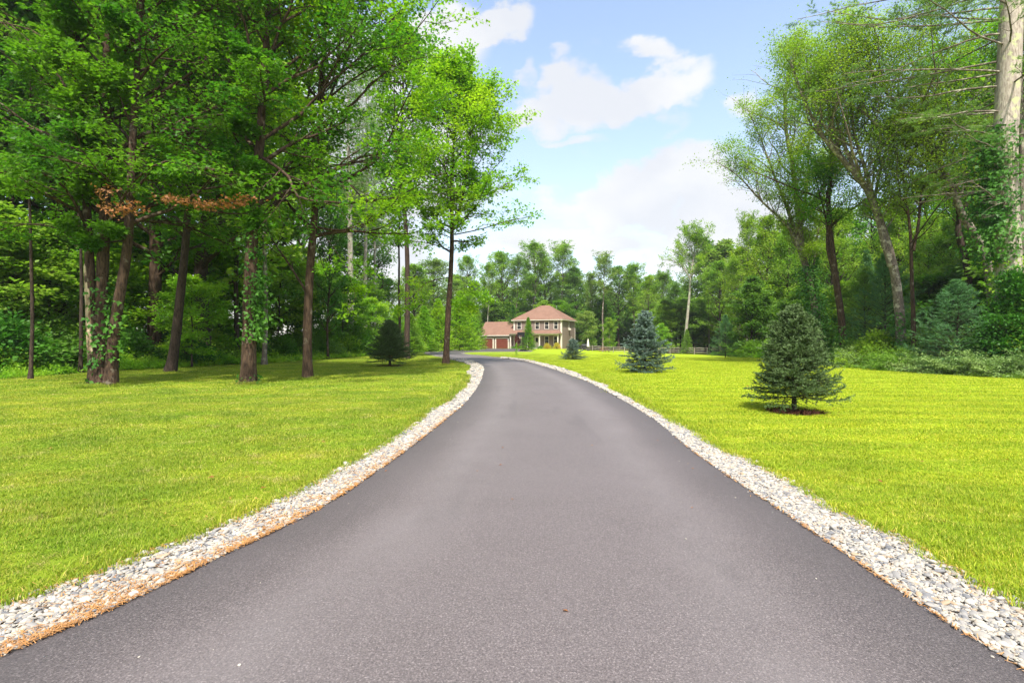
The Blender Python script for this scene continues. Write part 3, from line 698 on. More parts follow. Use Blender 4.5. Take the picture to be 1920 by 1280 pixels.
# eave gutter of the main roof and a vent on the roof
b = MB(); b.tube([(-3.2, 6.4, 8.3), (-3.2, 6.4, 9.35)], .06); b.build('vent_pipe', M_metal, house)

# ------------------------------------------------------------------ split-rail fences
POST = MB(); POST.tube([(0, 0, -.3), (.01, 0, .5), (0, .01, 1.12)], [.075, .07, .06], 7); POST_ME = POST.mesh('post', M_wood)
RAIL_ME = []
for sd_ in range(3):
    r = random.Random(sd_); m = MB(); pts = [(t, r.uniform(-.02, .02), r.uniform(-.02, .02)) for t in (0, .25, .5, .75, 1)]
    m.tube(pts, [.03, .055, .06, .055, .03], 6); RAIL_ME.append(m.mesh('rail', M_wood))
def fence(pts, zs, label, group=None):
    pts = [Vector(p) for p in pts]; root = empty('split_rail_fence', pts[0]); tag(root, label, 'fence', group)
    for i, p in enumerate(pts):
        o = link('post', POST_ME, root); o.location = p - pts[0]; o.rotation_euler = (0, 0, i * 1.3)
        if i + 1 < len(pts):
            q = pts[i + 1]; d_ = q - p
            for k, z in enumerate(zs):
                e = link('rail', RAIL_ME[(i + k) % 3], root); e.location = p - pts[0] + Vector((0, 0, z)); e.scale = (d_.length, 1, 1)
                e.rotation_euler = (0, -math.atan2(d_.z, math.hypot(d_.x, d_.y)), math.atan2(d_.y, d_.x))
def gline(a, b_, n):
    a, b_ = Vector(a), Vector(b_); out = []
    for i in range(n):
        p = a.lerp(b_, i / (n - 1)); out.append((p.x, p.y, float(gz(p.x, p.y)))) 
    return out
fa = onground(1092, 100); fb = onground(1214, 91); fc_ = onground(1326, 83)
fence(gline(fa, fb, 7) + gline(fb, fc_, 6)[1:], (.35, .68, 1.0), 'long weathered split-rail fence from the house side across the back of the right lawn')
fence(gline((-13.5, 112, 0), (-7.3, 110, 0), 4), (.5, .9), 'short split-rail fence left of the garage')
pa = ground_px(1210, 659.5)

# ------------------------------------------------------------------ small things round the house
# portable basketball hoop
hp = onground(980.5, 80); bh = empty('basketball_hoop', hp, R(-20)); tag(bh, 'portable basketball hoop with dark backboard standing at the edge of the apron', 'basketball hoop')
b = MB(); b.box(-.45, .65, -.35, .35, .0, .16); b.box(-.35, .55, -.28, .28, .16, .22); b.build('base', M_black, bh)
b = MB(); b.tube([(0, 0, .2), (0, 0, 2.2), (-.15, -.35, 2.75)], .05); b.build('pole', M_black, bh)
b = MB(); b.box(-.75, .45, -.52, -.48, 2.2, 2.95); bb = b.build('backboard', M_black, bh)
b = MB(); b.tube([(-.15 + .23 * math.cos(t * math.pi / 8), -.78 + .23 * math.sin(t * math.pi / 8), 2.32) for t in range(17)], .012, 5, False); b.build('rim', M_redwood, bh)
b = MB()
for t in range(12):
    a = t * math.pi / 6; b.tube([(-.15 + .23 * math.cos(a), -.78 + .23 * math.sin(a), 2.31), (-.15 + .14 * math.cos(a + .3), -.78 + .14 * math.sin(a + .3), 1.95)], .008, 4)
b.build('net', M_white, bh)
# closed patio umbrella
pu = empty('patio_umbrella', onground(1102.5, 98)); tag(pu, 'closed cream patio umbrella behind the fence right of the house', 'umbrella')
b = MB(); b.tube([(0, 0, 0), (0, 0, 2.35)], .03); b.build('pole', M_wood, pu)
b = MB(); b.tube([(0, 0, .75), (0, 0, .8), (0, 0, 1.2), (0, 0, 1.8), (0, 0, 2.3)], [.16, .26, .24, .15, .03], 10); b.build('canopy', M_fabric, pu)
b = MB(); b.tube([(0, 0, 0), (0, 0, .08), (0, 0, .12)], [.3, .28, .05], 12); b.build('base', M_black, pu)
# grill under cover and red brown garden chair
gr = empty('grill', onground(1095, 97)); tag(gr, 'dark covered grill beside the closed umbrella', 'grill')
b = MB(); b.box(-.5, .5, -.28, .28, .35, .92); b.build('body', M_black, gr)
b = MB(); b.tube([(-.45, 0, .95), (.45, 0, .95)], .26, 10); b.build('lid', M_black, gr)
for sx in (-.42, .42):
    for sy in (-.2, .2): b = MB(); b.box(sx - .03, sx + .03, sy - .03, sy + .03, 0, .349); b.build('leg', M_metal, gr)
def adirondack(p, rz, label):
    c_ = empty('garden_chair', p, rz); tag(c_, label, 'chair', 'red brown garden chairs on the patio')
    b = MB(); b.add([(-.3, -.3, .38), (.3, -.3, .38), (.3, .25, .27), (-.3, .25, .27), (-.3, -.3, .34), (.3, -.3, .34), (.3, .25, .23), (-.3, .25, .23)], [(0, 1, 2, 3), (4, 7, 6, 5), (0, 4, 5, 1), (1, 5, 6, 2), (2, 6, 7, 3), (3, 7, 4, 0)]); b.build('seat', M_redwood, c_)
    for i in range(5):
        x = -.26 + i * .13; h = .98 - .04 * abs(i - 2); b = MB(); b.tube([(x, .22, .25), (x, .48, h)], [.055, .05], 4); b.build('back_slat', M_redwood, c_)
    for s in (-1, 1):
        b = MB(); b.box(s * .36 - .06, s * .36 + .06, -.35, .35, .55, .58); b.build('arm', M_redwood, c_)
        b = MB(); b.box(s * .34 - .025, s * .34 + .025, -.32, -.24, 0, .549); b.build('leg', M_redwood, c_)
        b = MB(); b.box(s * .33 - .025, s * .33 + .025, .22, .3, 0, .4); b.build('leg', M_redwood, c_)
adirondack(onground(1128, 99), R(200), 'red brown garden chair behind the fence, left one of the pair')
adirondack(onground(1138, 100.5), R(160), 'red brown garden chair behind the fence, right one of the pair')
b = MB(); r = random.Random(2)
rk = stone_mesh(77, 2); rk.materials.clear(); rk.materials.append(M_rock)
o = link('boulder', rk); o.location = (-6.75, 106.2, .2); o.scale = (.5, .4, .38); tag(o, 'pale grey boulder at the left corner of the garage', 'boulder')

# ------------------------------------------------------------------ tree making
def tubes(P, Rr, k):
    """P (m,n,3), Rr (m,n) -> verts, quads"""
    m, n, _ = P.shape
    T = np.empty_like(P); T[:, 1:-1] = P[:, 2:] - P[:, :-2]; T[:, 0] = P[:, 1] - P[:, 0]; T[:, -1] = P[:, -1] - P[:, -2]
    T /= np.linalg.norm(T, axis=2, keepdims=True) + 1e-9
    ref = np.where(np.abs(T[..., 2:3]) < .9, np.array([0, 0, 1.]), np.array([1., 0, 0])) if False else np.broadcast_to(np.array([.37, .83, .42]), T.shape)
    A = np.cross(T, ref); A /= np.linalg.norm(A, axis=2, keepdims=True) + 1e-9; B = np.cross(T, A)
    w = np.arange(k) * 2 * math.pi / k
    V = P[:, :, None] + (A[:, :, None] * np.cos(w)[None, None, :, None] + B[:, :, None] * np.sin(w)[None, None, :, None]) * Rr[:, :, None, None]
    base = (np.arange(m) * n * k)[:, None, None] + (np.arange(n - 1) * k)[None, :, None]
    j = np.arange(k)[None, None, :]; j2 = (j + 1) % k
    Q = np.stack([base + j, base + j2, base + k + j2, base + k + j], -1).reshape(-1, 4)
    return V.reshape(-1, 3), Q
def tube_mesh(name, groups, m):
    Vs, Qs, b0 = [], [], 0
    for P, Rr, k in groups:
        if len(P) == 0: continue
        V, Q = tubes(P, Rr, k); Vs.append(V); Qs.append(Q + b0); b0 += len(V)
    return mesh_np(name, np.concatenate(Vs), np.concatenate(Qs), 4, True, m=m)
def nrm(v): return v / (np.linalg.norm(v, axis=-1, keepdims=True) + 1e-9)
def kids(P, Rr, c, t0, t1, ang, lens, flat, up, n2, rng, rf=.55, wig=.18, droop=0.0):
    """c children on each parent polyline; lens: (m,c) lengths"""
    m, n, _ = P.shape
    t = t0 + (t1 - t0) * (np.arange(c)[None] + rng.uniform(.1, .9, (m, c))) / c
    f = t * (n - 1); i0 = np.minimum(f.astype(int), n - 2); fr = (f - i0)[..., None]; mi = np.arange(m)[:, None]
    pos = P[mi, i0] * (1 - fr) + P[mi, i0 + 1] * fr; tan = nrm(P[mi, i0 + 1] - P[mi, i0])
    rad = (Rr[mi, i0] * (1 - fr[..., 0]) + Rr[mi, i0 + 1] * fr[..., 0])
    rnd = rng.normal(size=(m, c, 3)); rnd[..., 2] *= flat
    side = np.cross(tan, np.broadcast_to([0, 0, 1.], tan.shape)); sg = np.where((np.arange(c) % 2)[None, :, None] == 0, 1, -1)
    sv = nrm(side) * sg * 1.3 + rnd * .7; vert = np.abs(tan[..., 2:3]) > .85; sv = np.where(vert, rnd, sv)
    sv = nrm(sv - (sv * tan).sum(-1, keepdims=True) * tan)
    a = ang * rng.uniform(.75, 1.2, (m, c, 1)); d = np.cos(a) * tan + np.sin(a) * sv
    L = lens if np.ndim(lens) else np.full((m, c), lens); L = L * rng.uniform(.7, 1.25, (m, c)); step = (L / (n2 - 1))[..., None]
    pts = [pos]; p = pos
    for q in range(n2 - 1):
        p = p + d * step; pts.append(p); d = nrm(d + np.array([0, 0, up - droop * q]) + rng.normal(size=d.shape) * wig)
    Pc = np.stack(pts, 2).reshape(m * c, n2, 3)
    r0 = np.minimum(rad * rf, .045 * L + .004).reshape(-1, 1); Rc = r0 * np.linspace(1, .25, n2)[None]
    return Pc, Rc, t
# leaf templates: x side, y forward, z normal
T_MAPLE = (np.array([(0, 0, 0), (.50, .30, .05), (.20, .50, .06), (0, 1, 0), (-.20, .50, .06), (-.50, .30, .05)]), [(0, 1, 2, 3), (0, 3, 4, 5)])
T_LEAF = (np.array([(0, 0, 0), (.32, .5, .06), (0, 1, 0), (-.32, .5, .06)]), [(0, 1, 2, 3)])
T_SPRIG = (np.array([(0, 0, 0), (.16, .35, .03), (0, .55, 0), (.30, .95, .05), (-.05, 1, 0), (-.33, .7, .05), (-.12, .35, .02), (.0, .2, 0)]), [(0, 1, 2, 7), (7, 2, 3, 4), (7, 4, 5, 6)])
T_NEEDLE = (np.array([(-.5, 0, 0), (.5, 0, 0), (0, 1, 0)]), [(0, 1, 2)])
def leaves_mesh(name, pos, fwd, nor, size, tmpl, m, wid=1.0, tip=None):
    T, faces = tmpl; fwd = nrm(fwd); side = nrm(np.cross(fwd, nor)); nor = np.cross(side, fwd)
    s = size[:, None, None]; V = pos[:, None] + s * (side[:, None] * (T[None, :, 0:1] * wid) + fwd[:, None] * T[None, :, 1:2] + nor[:, None] * T[None, :, 2:3])
    k = len(faces[0]); n = len(pos); nt = len(T)
    Fc = (np.arange(n) * nt)[:, None, None] + np.array(faces)[None]
    at_ = {'tip': np.repeat(tip, nt)} if tip is not None else None
    return mesh_np(name, V.reshape(-1, 3), Fc.reshape(-1), k, attrs=at_, m=m)
def leaf_points(P, per, rng, spread, flatz, tilt, t0=.1):
    m, n, _ = P.shape; t = rng.uniform(t0, 1.05, (m, per)); f = np.clip(t, 0, .999) * (n - 1); i0 = f.astype(int); fr = (f - i0)[..., None]; mi = np.arange(m)[:, None]
    pos = P[mi, i0] * (1 - fr) + P[mi, i0 + 1] * fr; tan = nrm(P[mi, i0 + 1] - P[mi, i0])
    off = rng.normal(size=(m, per, 3)) * spread; off[..., 2] *= flatz; pos = pos + off
    fw = nrm(tan * .5 + off / (spread + 1e-6) * .6 + rng.normal(size=off.shape) * .35); fw[..., 2] -= .25
    no = nrm(np.array([0, 0, 1.]) + rng.normal(size=off.shape) * tilt)
    return pos.reshape(-1, 3), fw.reshape(-1, 3), no.reshape(-1, 3)
def resample(path, n):
    p = catmull3([np.array(q, float) for q in path]); d = np.r_[0, np.cumsum(np.linalg.norm(np.diff(p, axis=0), axis=1))]; t = np.linspace(0, 1, n) * d[-1]
    return np.stack([np.interp(t, d, p[:, i]) for i in range(3)], 1), d[-1]
def catmull3(pts):
    P = [2 * pts[0] - pts[1]] + list(pts) + [2 * pts[-1] - pts[-2]]; out = []
    for i in range(1, len(P) - 2):
        p0, p1, p2, p3 = P[i - 1:i + 3]
        for k in range(8):
            t = k / 8; out.append(.5 * (2 * p1 + (p2 - p0) * t + (2 * p0 - 5 * p1 + 4 * p2 - p3) * t * t + (3 * p1 - p0 - 3 * p2 + p3) * t ** 3))
    out.append(P[-2]); return np.array(out)

def broadleaf(seed, paths, r0, zc, Rprof, nl=22, nb=7, nt=6, per=14, leaf=.13, tmpl=T_MAPLE, ang=1.1, up=.06, spread=.16, tilt=.45, flat=.35,
              flare=1.5, extra=(), bigR=1.0, tip_r=.18, lead=.72, wiggle=.02, ksides=12, angtop=.6, m_leaf=None, m_bark=None, twig_tube=True, sizevar=.3, asym=None, liml=None):
    """paths: list of trunk polylines (relative to base). zc: height where limbs start. Rprof(t): reach at crown fraction t (0 bottom..1 top)."""
    rng = np.random.default_rng(seed); G = []; limbsP, limbsR = [], []; tops = []
    for k, path in enumerate(paths):
        n = 26; P, Lp = resample(path, n); rr = r0[k] if hasattr(r0, '__len__') else r0
        P[1:, :2] += np.cumsum(rng.normal(size=(n - 1, 2)) * wiggle, 0) * np.linspace(.2, 1, n - 1)[:, None]
        t = np.linspace(0, 1, n); Rr = rr * (1 - (1 - tip_r) * t ** 1.1); hz = (P[:, 2] - P[0, 2]); Rr = Rr * (1 + (flare - 1) * np.exp(-np.clip(hz, 0, None) / .35))
        Rr = Rr * (1 + rng.normal(size=n) * .03); G.append((P[None], Rr[None], ksides)); tops.append((P, Rr, Lp))
    trunk_groups = G; H = max(p[0][-1, 2] for p in tops)
    br = []; L1P, L1R = [], []
    for (P, Rr, Lp) in tops:
        z = P[:, 2]; n_here = max(3, int(nl * (Rr[0] / max(t_[1][0] for t_ in tops)) ** .5 / len(tops) ** .3))
        for i in range(n_here):
            u = (i + rng.uniform(0, 1)) / n_here; u = u ** .9; zz = zc + (z[-1] - zc) * u * .97
            if zz < z[0] or zz > z[-1]: continue
            f = np.interp(zz, z, np.arange(len(z))); i0 = min(int(f), len(z) - 2); fr = f - i0; p = P[i0] * (1 - fr) + P[i0 + 1] * fr
            az = i * 2.399 + rng.uniform(-.5, .5) + seed; a = ang * (1 - u) + angtop * u; a *= rng.uniform(.8, 1.15)   # angle from vertical
            d = np.array([math.sin(a) * math.cos(az), math.sin(a) * math.sin(az), math.cos(a)]); L = Rprof(u) * bigR * rng.uniform(.7, 1.15)
            if asym is not None: L *= max(.25, 1 + asym[0] * math.cos(az) + asym[1] * math.sin(az))
            nn = 9; pts = [p]; q = p.copy(); st = L / (nn - 1) / max(.75, math.sin(a) + .1)
            for _ in range(nn - 1):
                q = q + d * st; pts.append(q.copy()); d = nrm(d + np.array([0, 0, up]) + rng.normal(size=3) * .13)
            L1P.append(pts); rb = min(np.interp(f, np.arange(len(z)), Rr) * .55, .012 + .022 * L); L1R.append(rb * np.linspace(1, .22, nn))
    for e in extra:                                                      # named limbs given as polylines with their radius
        P, _ = resample(e[0], 9); L1P.append(P); L1R.append(np.linspace(e[1], e[1] * .3, 9))
    for (P, Rr, Lp) in tops:                                             # the leader itself carries foliage
        n = len(P); i0 = int(n * lead); Q, _ = resample(P[i0:], 9); L1P.append(Q); L1R.append(np.linspace(Rr[i0], Rr[-1], 9) * .98)
    L1P = np.array(L1P); L1R = np.array(L1R); m1 = len(L1P); Llen = np.linalg.norm(np.diff(L1P, axis=1), axis=2).sum(1)
    tt = (np.arange(nb) + .5) / nb
    lens = (Llen[:, None] * .46 * (1 - .55 * tt[None]))
    P2, R2, _ = kids(L1P, L1R, nb, .22, 1.0, .85, lens, flat, up * .6, 6, rng, .6, .15)
    L2 = np.linalg.norm(np.diff(P2, axis=1), axis=2).sum(1)
    P3, R3, _ = kids(P2, R2, nt, .2, 1.0, .8, L2[:, None] * .42 * np.ones((1, nt)), flat, .02, 4, rng, .6, .15)
    br = [(L1P, L1R, 6), (P2, R2, 4)] + ([(P3, np.maximum(R3, .003), 3)] if twig_tube else [])
    src = P3
    pos, fw, no = leaf_points(src, per, rng, spread, .5, tilt)
    pos2, fw2, no2 = leaf_points(P2, max(2, per // 3), rng, spread, .5, tilt, .45)
    pos = np.concatenate([pos, pos2]); fw = np.concatenate([fw, fw2]); no = np.concatenate([no, no2])
    sz = leaf * rng.uniform(1 - sizevar, 1 + sizevar, len(pos))
    return dict(trunk=tube_mesh('trunk', trunk_groups, m_bark), branches=tube_mesh('branches', br, m_bark), crown=leaves_mesh('crown', pos, fw, no, sz, tmpl, m_leaf), H=H, n=len(pos))

def oval(w, low=.55, peak=.45, end=.16):
    """crown reach: starts at low*w, peaks at t=peak, closes at the top"""
    def f(t):
        if t < peak: return w * (low + (1 - low) * math.sin(t / peak * math.pi / 2))
        return w * max(end, math.cos((t - peak) / (1 - peak) * math.pi / 2) ** .75)
    return f
def place(v, loc, label, H=None, rz=0.0, name='tree', cat='tree', group=None, leafm=None, barkm=None, sx=1.0, extra=None, tilt=(0, 0)):
    o = empty(name, loc, rz); s = (H / v['H']) if H else 1.0; o.scale = (s * sx, s * sx, s); o.rotation_euler = (tilt[0], tilt[1], rz)
    tag(o, label, cat, group)
    for part in ('trunk', 'branches', 'crown'):
        if v.get(part) is not None: link(part, v[part], o, (leafm if part == 'crown' else barkm))
    return o
def ivy(parent, path, rad, z0, z1, n, size, seed, m=M_ivy, off=.12, name='ivy', side=None, k=None):
    rng = np.random.default_rng(seed); P, _ = resample(path, 60); z = P[:, 2]; zz = z0 + (z1 - z0) * rng.beta(1.2, 1.2, n)
    c = np.stack([np.interp(zz, z, P[:, 0]), np.interp(zz, z, P[:, 1]), zz], 1); a = rng.uniform(0, 6.28, n)
    if side is not None: a = side + rng.normal(size=n) * .9
    d = np.stack([np.cos(a), np.sin(a), np.zeros(n)], 1)
    lump = 1 + .8 * np.sin(zz * 5.1 + seed) * np.sin(a * 2 + zz * 2)
    pos = c + d * (rad + off * np.abs(rng.normal(size=n)) * np.clip(lump, .2, 2))[:, None]
    no = nrm(d + rng.normal(size=(n, 3)) * .5 + np.array([0, 0, .5])); fw = nrm(np.array([0, 0, -1.]) + rng.normal(size=(n, 3)) * .6 + d * .5)
    me = leaves_mesh(name, pos, fw, no, size * rng.uniform(.6, 1.3, n), T_MAPLE, m); return link(name, me, parent)

def conifer(seed, H, R0, nwh=22, nbr=9, zb=.10, up0=.35, needle=.035, nw=.3, per=26, nt=12, power=.85, trunk_r=.045, m_leaf=None, m_bark=None, rag=.25, droop=.02, tmpl=T_NEEDLE, flatn=.7, tipup=.10, irr=0, lenb=.36, tw_ang=.85):
    rng = np.random.default_rng(seed); zt = np.array([[0, 0, -.05], [.0, 0, H * .3], [.01 * H, 0, H * .7], [.0, 0, H]]); P, _ = resample(zt, 14)
    tr = np.linspace(trunk_r, .006, 14); L1P = []; L1R = []
    for w in range(nwh):
        t = zb + (1 - zb) * ((w + .3) / nwh) ** 1.0; z = H * t; L = R0 * (1 - t) ** power / (1 - zb) ** power + .05 * H * (1 - t) ** .3 * .5
        nb_ = max(4, int(nbr * (1 - .35 * t)))
        for j in range(nb_):
            az = 2 * math.pi * (j + rng.uniform(-.3, .3)) / nb_ + w * 1.1; l = L * rng.uniform(1 - rag, 1 + rag * .6)
            if irr: l *= 1 + irr * math.sin(az * 2 + t * 9 + seed)
            e = up0 * (t ** .8) * 2.0 - .14 * (1 - t) + rng.normal() * .08; d = np.array([math.cos(az) * math.cos(e), math.sin(az) * math.cos(e), math.sin(e)])
            q = np.array([0, 0, z + rng.normal() * .02 * H / nwh * 8]); pts = [q.copy()]
            for s in range(6):
                q = q + d * l / 6; pts.append(q.copy()); d = nrm(d + np.array([0, 0, -droop * 3 if s < 2 else tipup]) + rng.normal(size=3) * .04)
            L1P.append(pts); L1R.append(np.linspace(.004 + .009 * l, .002, 7))
    L1P = np.array(L1P); L1R = np.array(L1R); Ll = np.linalg.norm(np.diff(L1P, axis=1), axis=2).sum(1)
    tt = (np.arange(nt) + .5) / nt
    P2, R2, tk = kids(L1P, L1R, nt, .12, 1.0, tw_ang, Ll[:, None] * lenb * (1.05 - .75 * tt[None]) + .02, .35, .0, 4, rng, .6, .06)
    src = np.concatenate([P2]); m_ = len(P2); per2 = per
    t = rng.uniform(0, 1, (m_, per2)); f = t * 2.999; i0 = f.astype(int); fr = (f - i0)[..., None]; mi = np.arange(m_)[:, None]
    pos = P2[mi, i0] * (1 - fr) + P2[mi, i0 + 1] * fr; tan = nrm(P2[mi, i0 + 1] - P2[mi, i0])
    rv = rng.normal(size=(m_, per2, 3)); rv[..., 2] = rv[..., 2] * flatn + .35; fw = nrm(tan * .8 + nrm(rv) * .9); no = nrm(np.cross(fw, rng.normal(size=fw.shape)))
    tipv = np.clip((t - .35) * 1.5, 0, 1) * np.clip((tk.reshape(-1, 1) * .5 + .5), 0, 1); zrel = np.clip(pos[..., 2] / H, 0, 1); tipv = tipv * (.25 + .9 * zrel ** 1.5)
    sz = needle * rng.uniform(.7, 1.3, m_ * per2)
    # the leading branches' own needles
    m1 = len(L1P); p1 = per2; t1 = rng.uniform(.3, 1, (m1, p1)); f1 = t1 * 5.999; j0 = f1.astype(int); fr1 = (f1 - j0)[..., None]; mi1 = np.arange(m1)[:, None]
    pos1 = L1P[mi1, j0] * (1 - fr1) + L1P[mi1, j0 + 1] * fr1; tan1 = nrm(L1P[mi1, j0 + 1] - L1P[mi1, j0]); rv1 = rng.normal(size=(m1, p1, 3)); fw1 = nrm(tan1 * .8 + nrm(rv1) * .9); no1 = nrm(np.cross(fw1, rng.normal(size=fw1.shape)))
    pos = np.concatenate([pos.reshape(-1, 3), pos1.reshape(-1, 3)]); fw = np.concatenate([fw.reshape(-1, 3), fw1.reshape(-1, 3)]); no = np.concatenate([no.reshape(-1, 3), no1.reshape(-1, 3)])
    tipa = np.concatenate([tipv.ravel(), np.clip((t1.ravel() - .5) * 2, 0, 1) * (.25 + .9 * np.clip(pos1[..., 2].ravel() / H, 0, 1) ** 1.5)])
    sz = np.concatenate([sz, needle * rng.uniform(.7, 1.3, m1 * p1)])
    return dict(trunk=tube_mesh('trunk', [(P[None], tr[None], 8)], m_bark), branches=tube_mesh('branches', [(L1P, L1R, 4), (P2, R2, 3)], m_bark),
                crown=leaves_mesh('crown', pos, fw, no, sz, tmpl, m_leaf, wid=nw, tip=tipa), H=H, n=len(pos))
def shrub(seed, w, h, n=5200, leaf=.09, tmpl=T_LEAF, m_leaf=None, m_bark=None, nclump=90, cs=.16, tilt=.6, wild=.2, base=.05):
    """bush of leafy clumps on bare stems"""
    rng = np.random.default_rng(seed); a = rng.uniform(0, 6.28, nclump); u = rng.uniform(0, 1, nclump) ** .5; ph = rng.uniform(0, 1, nclump)
    rad = w / 2 * (1 - (ph - .35) ** 2 * 1.3) * (.45 + .55 * u) * rng.uniform(1 - wild, 1 + wild, nclump)
    z = h * (base + (1 - base) * ph * rng.uniform(.8, 1.12, nclump)); c = np.stack([np.cos(a) * rad * np.clip(1.35 - ph, .2, 1), np.sin(a) * rad * np.clip(1.35 - ph, .2, 1), z], 1)
    per = n // nclump; s = cs * h ** .5; off = rng.normal(size=(nclump, per, 3)) * s; off[..., 2] *= .6; pos = c[:, None] + off
    pos[..., 2] = np.abs(pos[..., 2]); out = nrm(off + (c * np.array([1, 1, .3]))[:, None] * .3)
    no = nrm(np.array([0, 0, 1.]) + out * .5 + rng.normal(size=off.shape) * tilt); fw = nrm(out + rng.normal(size=off.shape) * .5)
    k = min(nclump, 40); q = rng.choice(nclump, k, False); st = np.zeros((k, 5, 3)); b0 = np.c_[rng.normal(size=(k, 2)) * .05 * w, np.zeros(k)]
    for i, t in enumerate(np.linspace(0, 1, 5)): st[:, i] = b0 * (1 - t) + c[q] * np.array([1, 1, 1]) * t ** np.array([1.4, 1.4, .9])
    return dict(trunk=tube_mesh('stems', [(st, np.full((k, 5), .006 * h + .004) * np.linspace(1, .5, 5), 4)], m_bark),
                crown=leaves_mesh('foliage', pos.reshape(-1, 3), fw.reshape(-1, 3), no.reshape(-1, 3), leaf * rng.uniform(.6, 1.3, nclump * per), tmpl, m_leaf), H=h, n=nclump * per)
def place_shrub(v, loc, label, H, rz=0, sx=1.0, sy=None, name='shrub', cat='shrub', group=None, leafm=None, barkm=None):
    o = empty(name, loc, rz); s = H / v['H']; o.scale = (s * sx, s * (sy or sx), s); tag(o, label, cat, group)
    link('stems', v['trunk'], o, barkm); link('foliage', v['crown'], o, leafm); return o

# ------------------------------------------------------------------ spruces on the lawn
SPR_A = conifer(3, 2.25, .90, nwh=20, nbr=10, zb=.135, droop=.006, irr=.05, needle=.048, nw=.28, per=34, nt=17, trunk_r=.055, m_leaf=M_spruce, m_bark=M_bark_d, power=.66, rag=.16, tw_ang=1.0, lenb=.46)
SPR_B = conifer(8, 3.0, 1.25, nwh=20, nbr=8, zb=.06, needle=.064, nw=.32, per=40, nt=16, trunk_r=.07, tw_ang=1.0, lenb=.40, m_leaf=M_bspruce, m_bark=M_bark_d, power=.72, rag=.30, irr=.22)
def spruce(v, p, H, rz, label, leafm, sx=1.0):
    return place(v, p, label, H, rz, 'spruce', 'spruce tree', 'young spruces on the lawn', leafm, None, sx)
spruce(SPR_A, ground_px(1489, 772), 2.22, .4, 'dense dark green spruce in a mulch ring, nearest on the right lawn', M_spruce, 1.02)
spruce(SPR_B, ground_px(1209, 698), 2.95, 1.2, 'taller silvery blue spruce in the middle of the right lawn', M_bspruce)
spruce(SPR_B, ground_px(1074, 674), 1.72, 3.6, 'small squat blue spruce in front of the house corner', M_bspruce, 1.35)
spruce(SPR_A, ground_px(731, 686), 2.75, 2.2, 'dark drooping spruce on the left lawn, in front of the thin dark trunk', M_spruce, 1.28)
def mulch(p, rx, ry, label, seed):
    r = np.random.default_rng(seed); n = 900; a = r.uniform(0, 6.28, n); q = r.uniform(0, 1, n) ** .5 * (1 + .12 * np.sin(a * 3 + seed)); x = p[0] + np.cos(a) * q * rx; y = p[1] + np.sin(a) * q * ry
    m = len(x); s = r.uniform(.015, .045, m); th = r.uniform(0, 3.14, m); dx = np.stack([np.cos(th), np.sin(th)], 1)
    nx_ = np.stack([-dx[:, 1], dx[:, 0]], 1) * .35; z = r.uniform(.02, .055, m); c = np.stack([x, y], 1)
    tl = r.normal(size=m) * .015
    V = np.stack([np.c_[c - dx * s[:, None], z - tl], np.c_[c + nx_ * s[:, None], z + .004], np.c_[c + dx * s[:, None], z + tl], np.c_[c - nx_ * s[:, None], z - .004]], 1).reshape(-1, 3)
    rim = [(p[0] + math.cos(t * .314) * rx * (1 + .08 * math.sin(t * 2.1)), p[1] + math.sin(t * .314) * ry * (1 + .08 * math.sin(t * 1.7))) for t in range(20)]
    ctr = len(V); V2 = np.concatenate([V, np.array([(p[0], p[1], .045)] + [(q_[0], q_[1], .006) for q_ in rim])]); me = D.meshes.new('mulch')
    me.from_pydata([tuple(v) for v in V2], [], [(4 * i, 4 * i + 1, 4 * i + 2, 4 * i + 3) for i in range(m)] + [(ctr, ctr + 1 + i, ctr + 1 + (i + 1) % 20) for i in range(20)]); me.update()
    tag(link('mulch_ring', me, None, M_mulch), label, 'mulch', kind='stuff')
mulch(ground_px(1489, 773), .60, .48, 'ring of brown mulch under the nearest spruce', 2)
mulch(ground_px(731, 686), .8, .5, 'bare brown patch under the spruce of the left lawn', 3)

# ------------------------------------------------------------------ the large trees at the edge of the left wood
def px_path(pts, Y, base, dy=0.0, dyn=0.0):
    n = len(pts); return [tuple(Vector(at(p[0], p[1], Y + dy + dyn * i / n)) - Vector(base)) for i, p in enumerate(pts)]
def hero(name, label, base_px, paths, r0, top_extra, zc, w, seed, **kw):
    base = ground_px(*base_px); Y = base.y; ps = []
    for k, pp in enumerate(paths):
        q = px_path(pp, Y, base, kw.get('dys', [0] * 9)[k] if 'dys' in kw else 0); q[0] = (q[0][0], q[0][1], -.08 if pp[0][1] > 640 else q[0][2])
        e = top_extra[k]; q += [(q[-1][0] + e[0] * .5, q[-1][1] + e[1] * .5, q[-1][2] + e[2] * .5), (q[-1][0] + e[0], q[-1][1] + e[1], q[-1][2] + e[2])]; ps.append(q)
    extra = [(px_path(a, Y, base, d0, d1), r_) for (a, d0, d1, r_) in kw.pop('limbs', [])]
    kw.pop('dys', None); mb = kw.pop('bark', M_bark); lm = kw.pop('leafm', M_maple)
    v = broadleaf(seed, ps, r0, zc, oval(w), extra=extra, m_leaf=lm, m_bark=mb, **kw)
    o = place(v, base, label, None, 0, name, 'tree'); return o, base, Y, ps
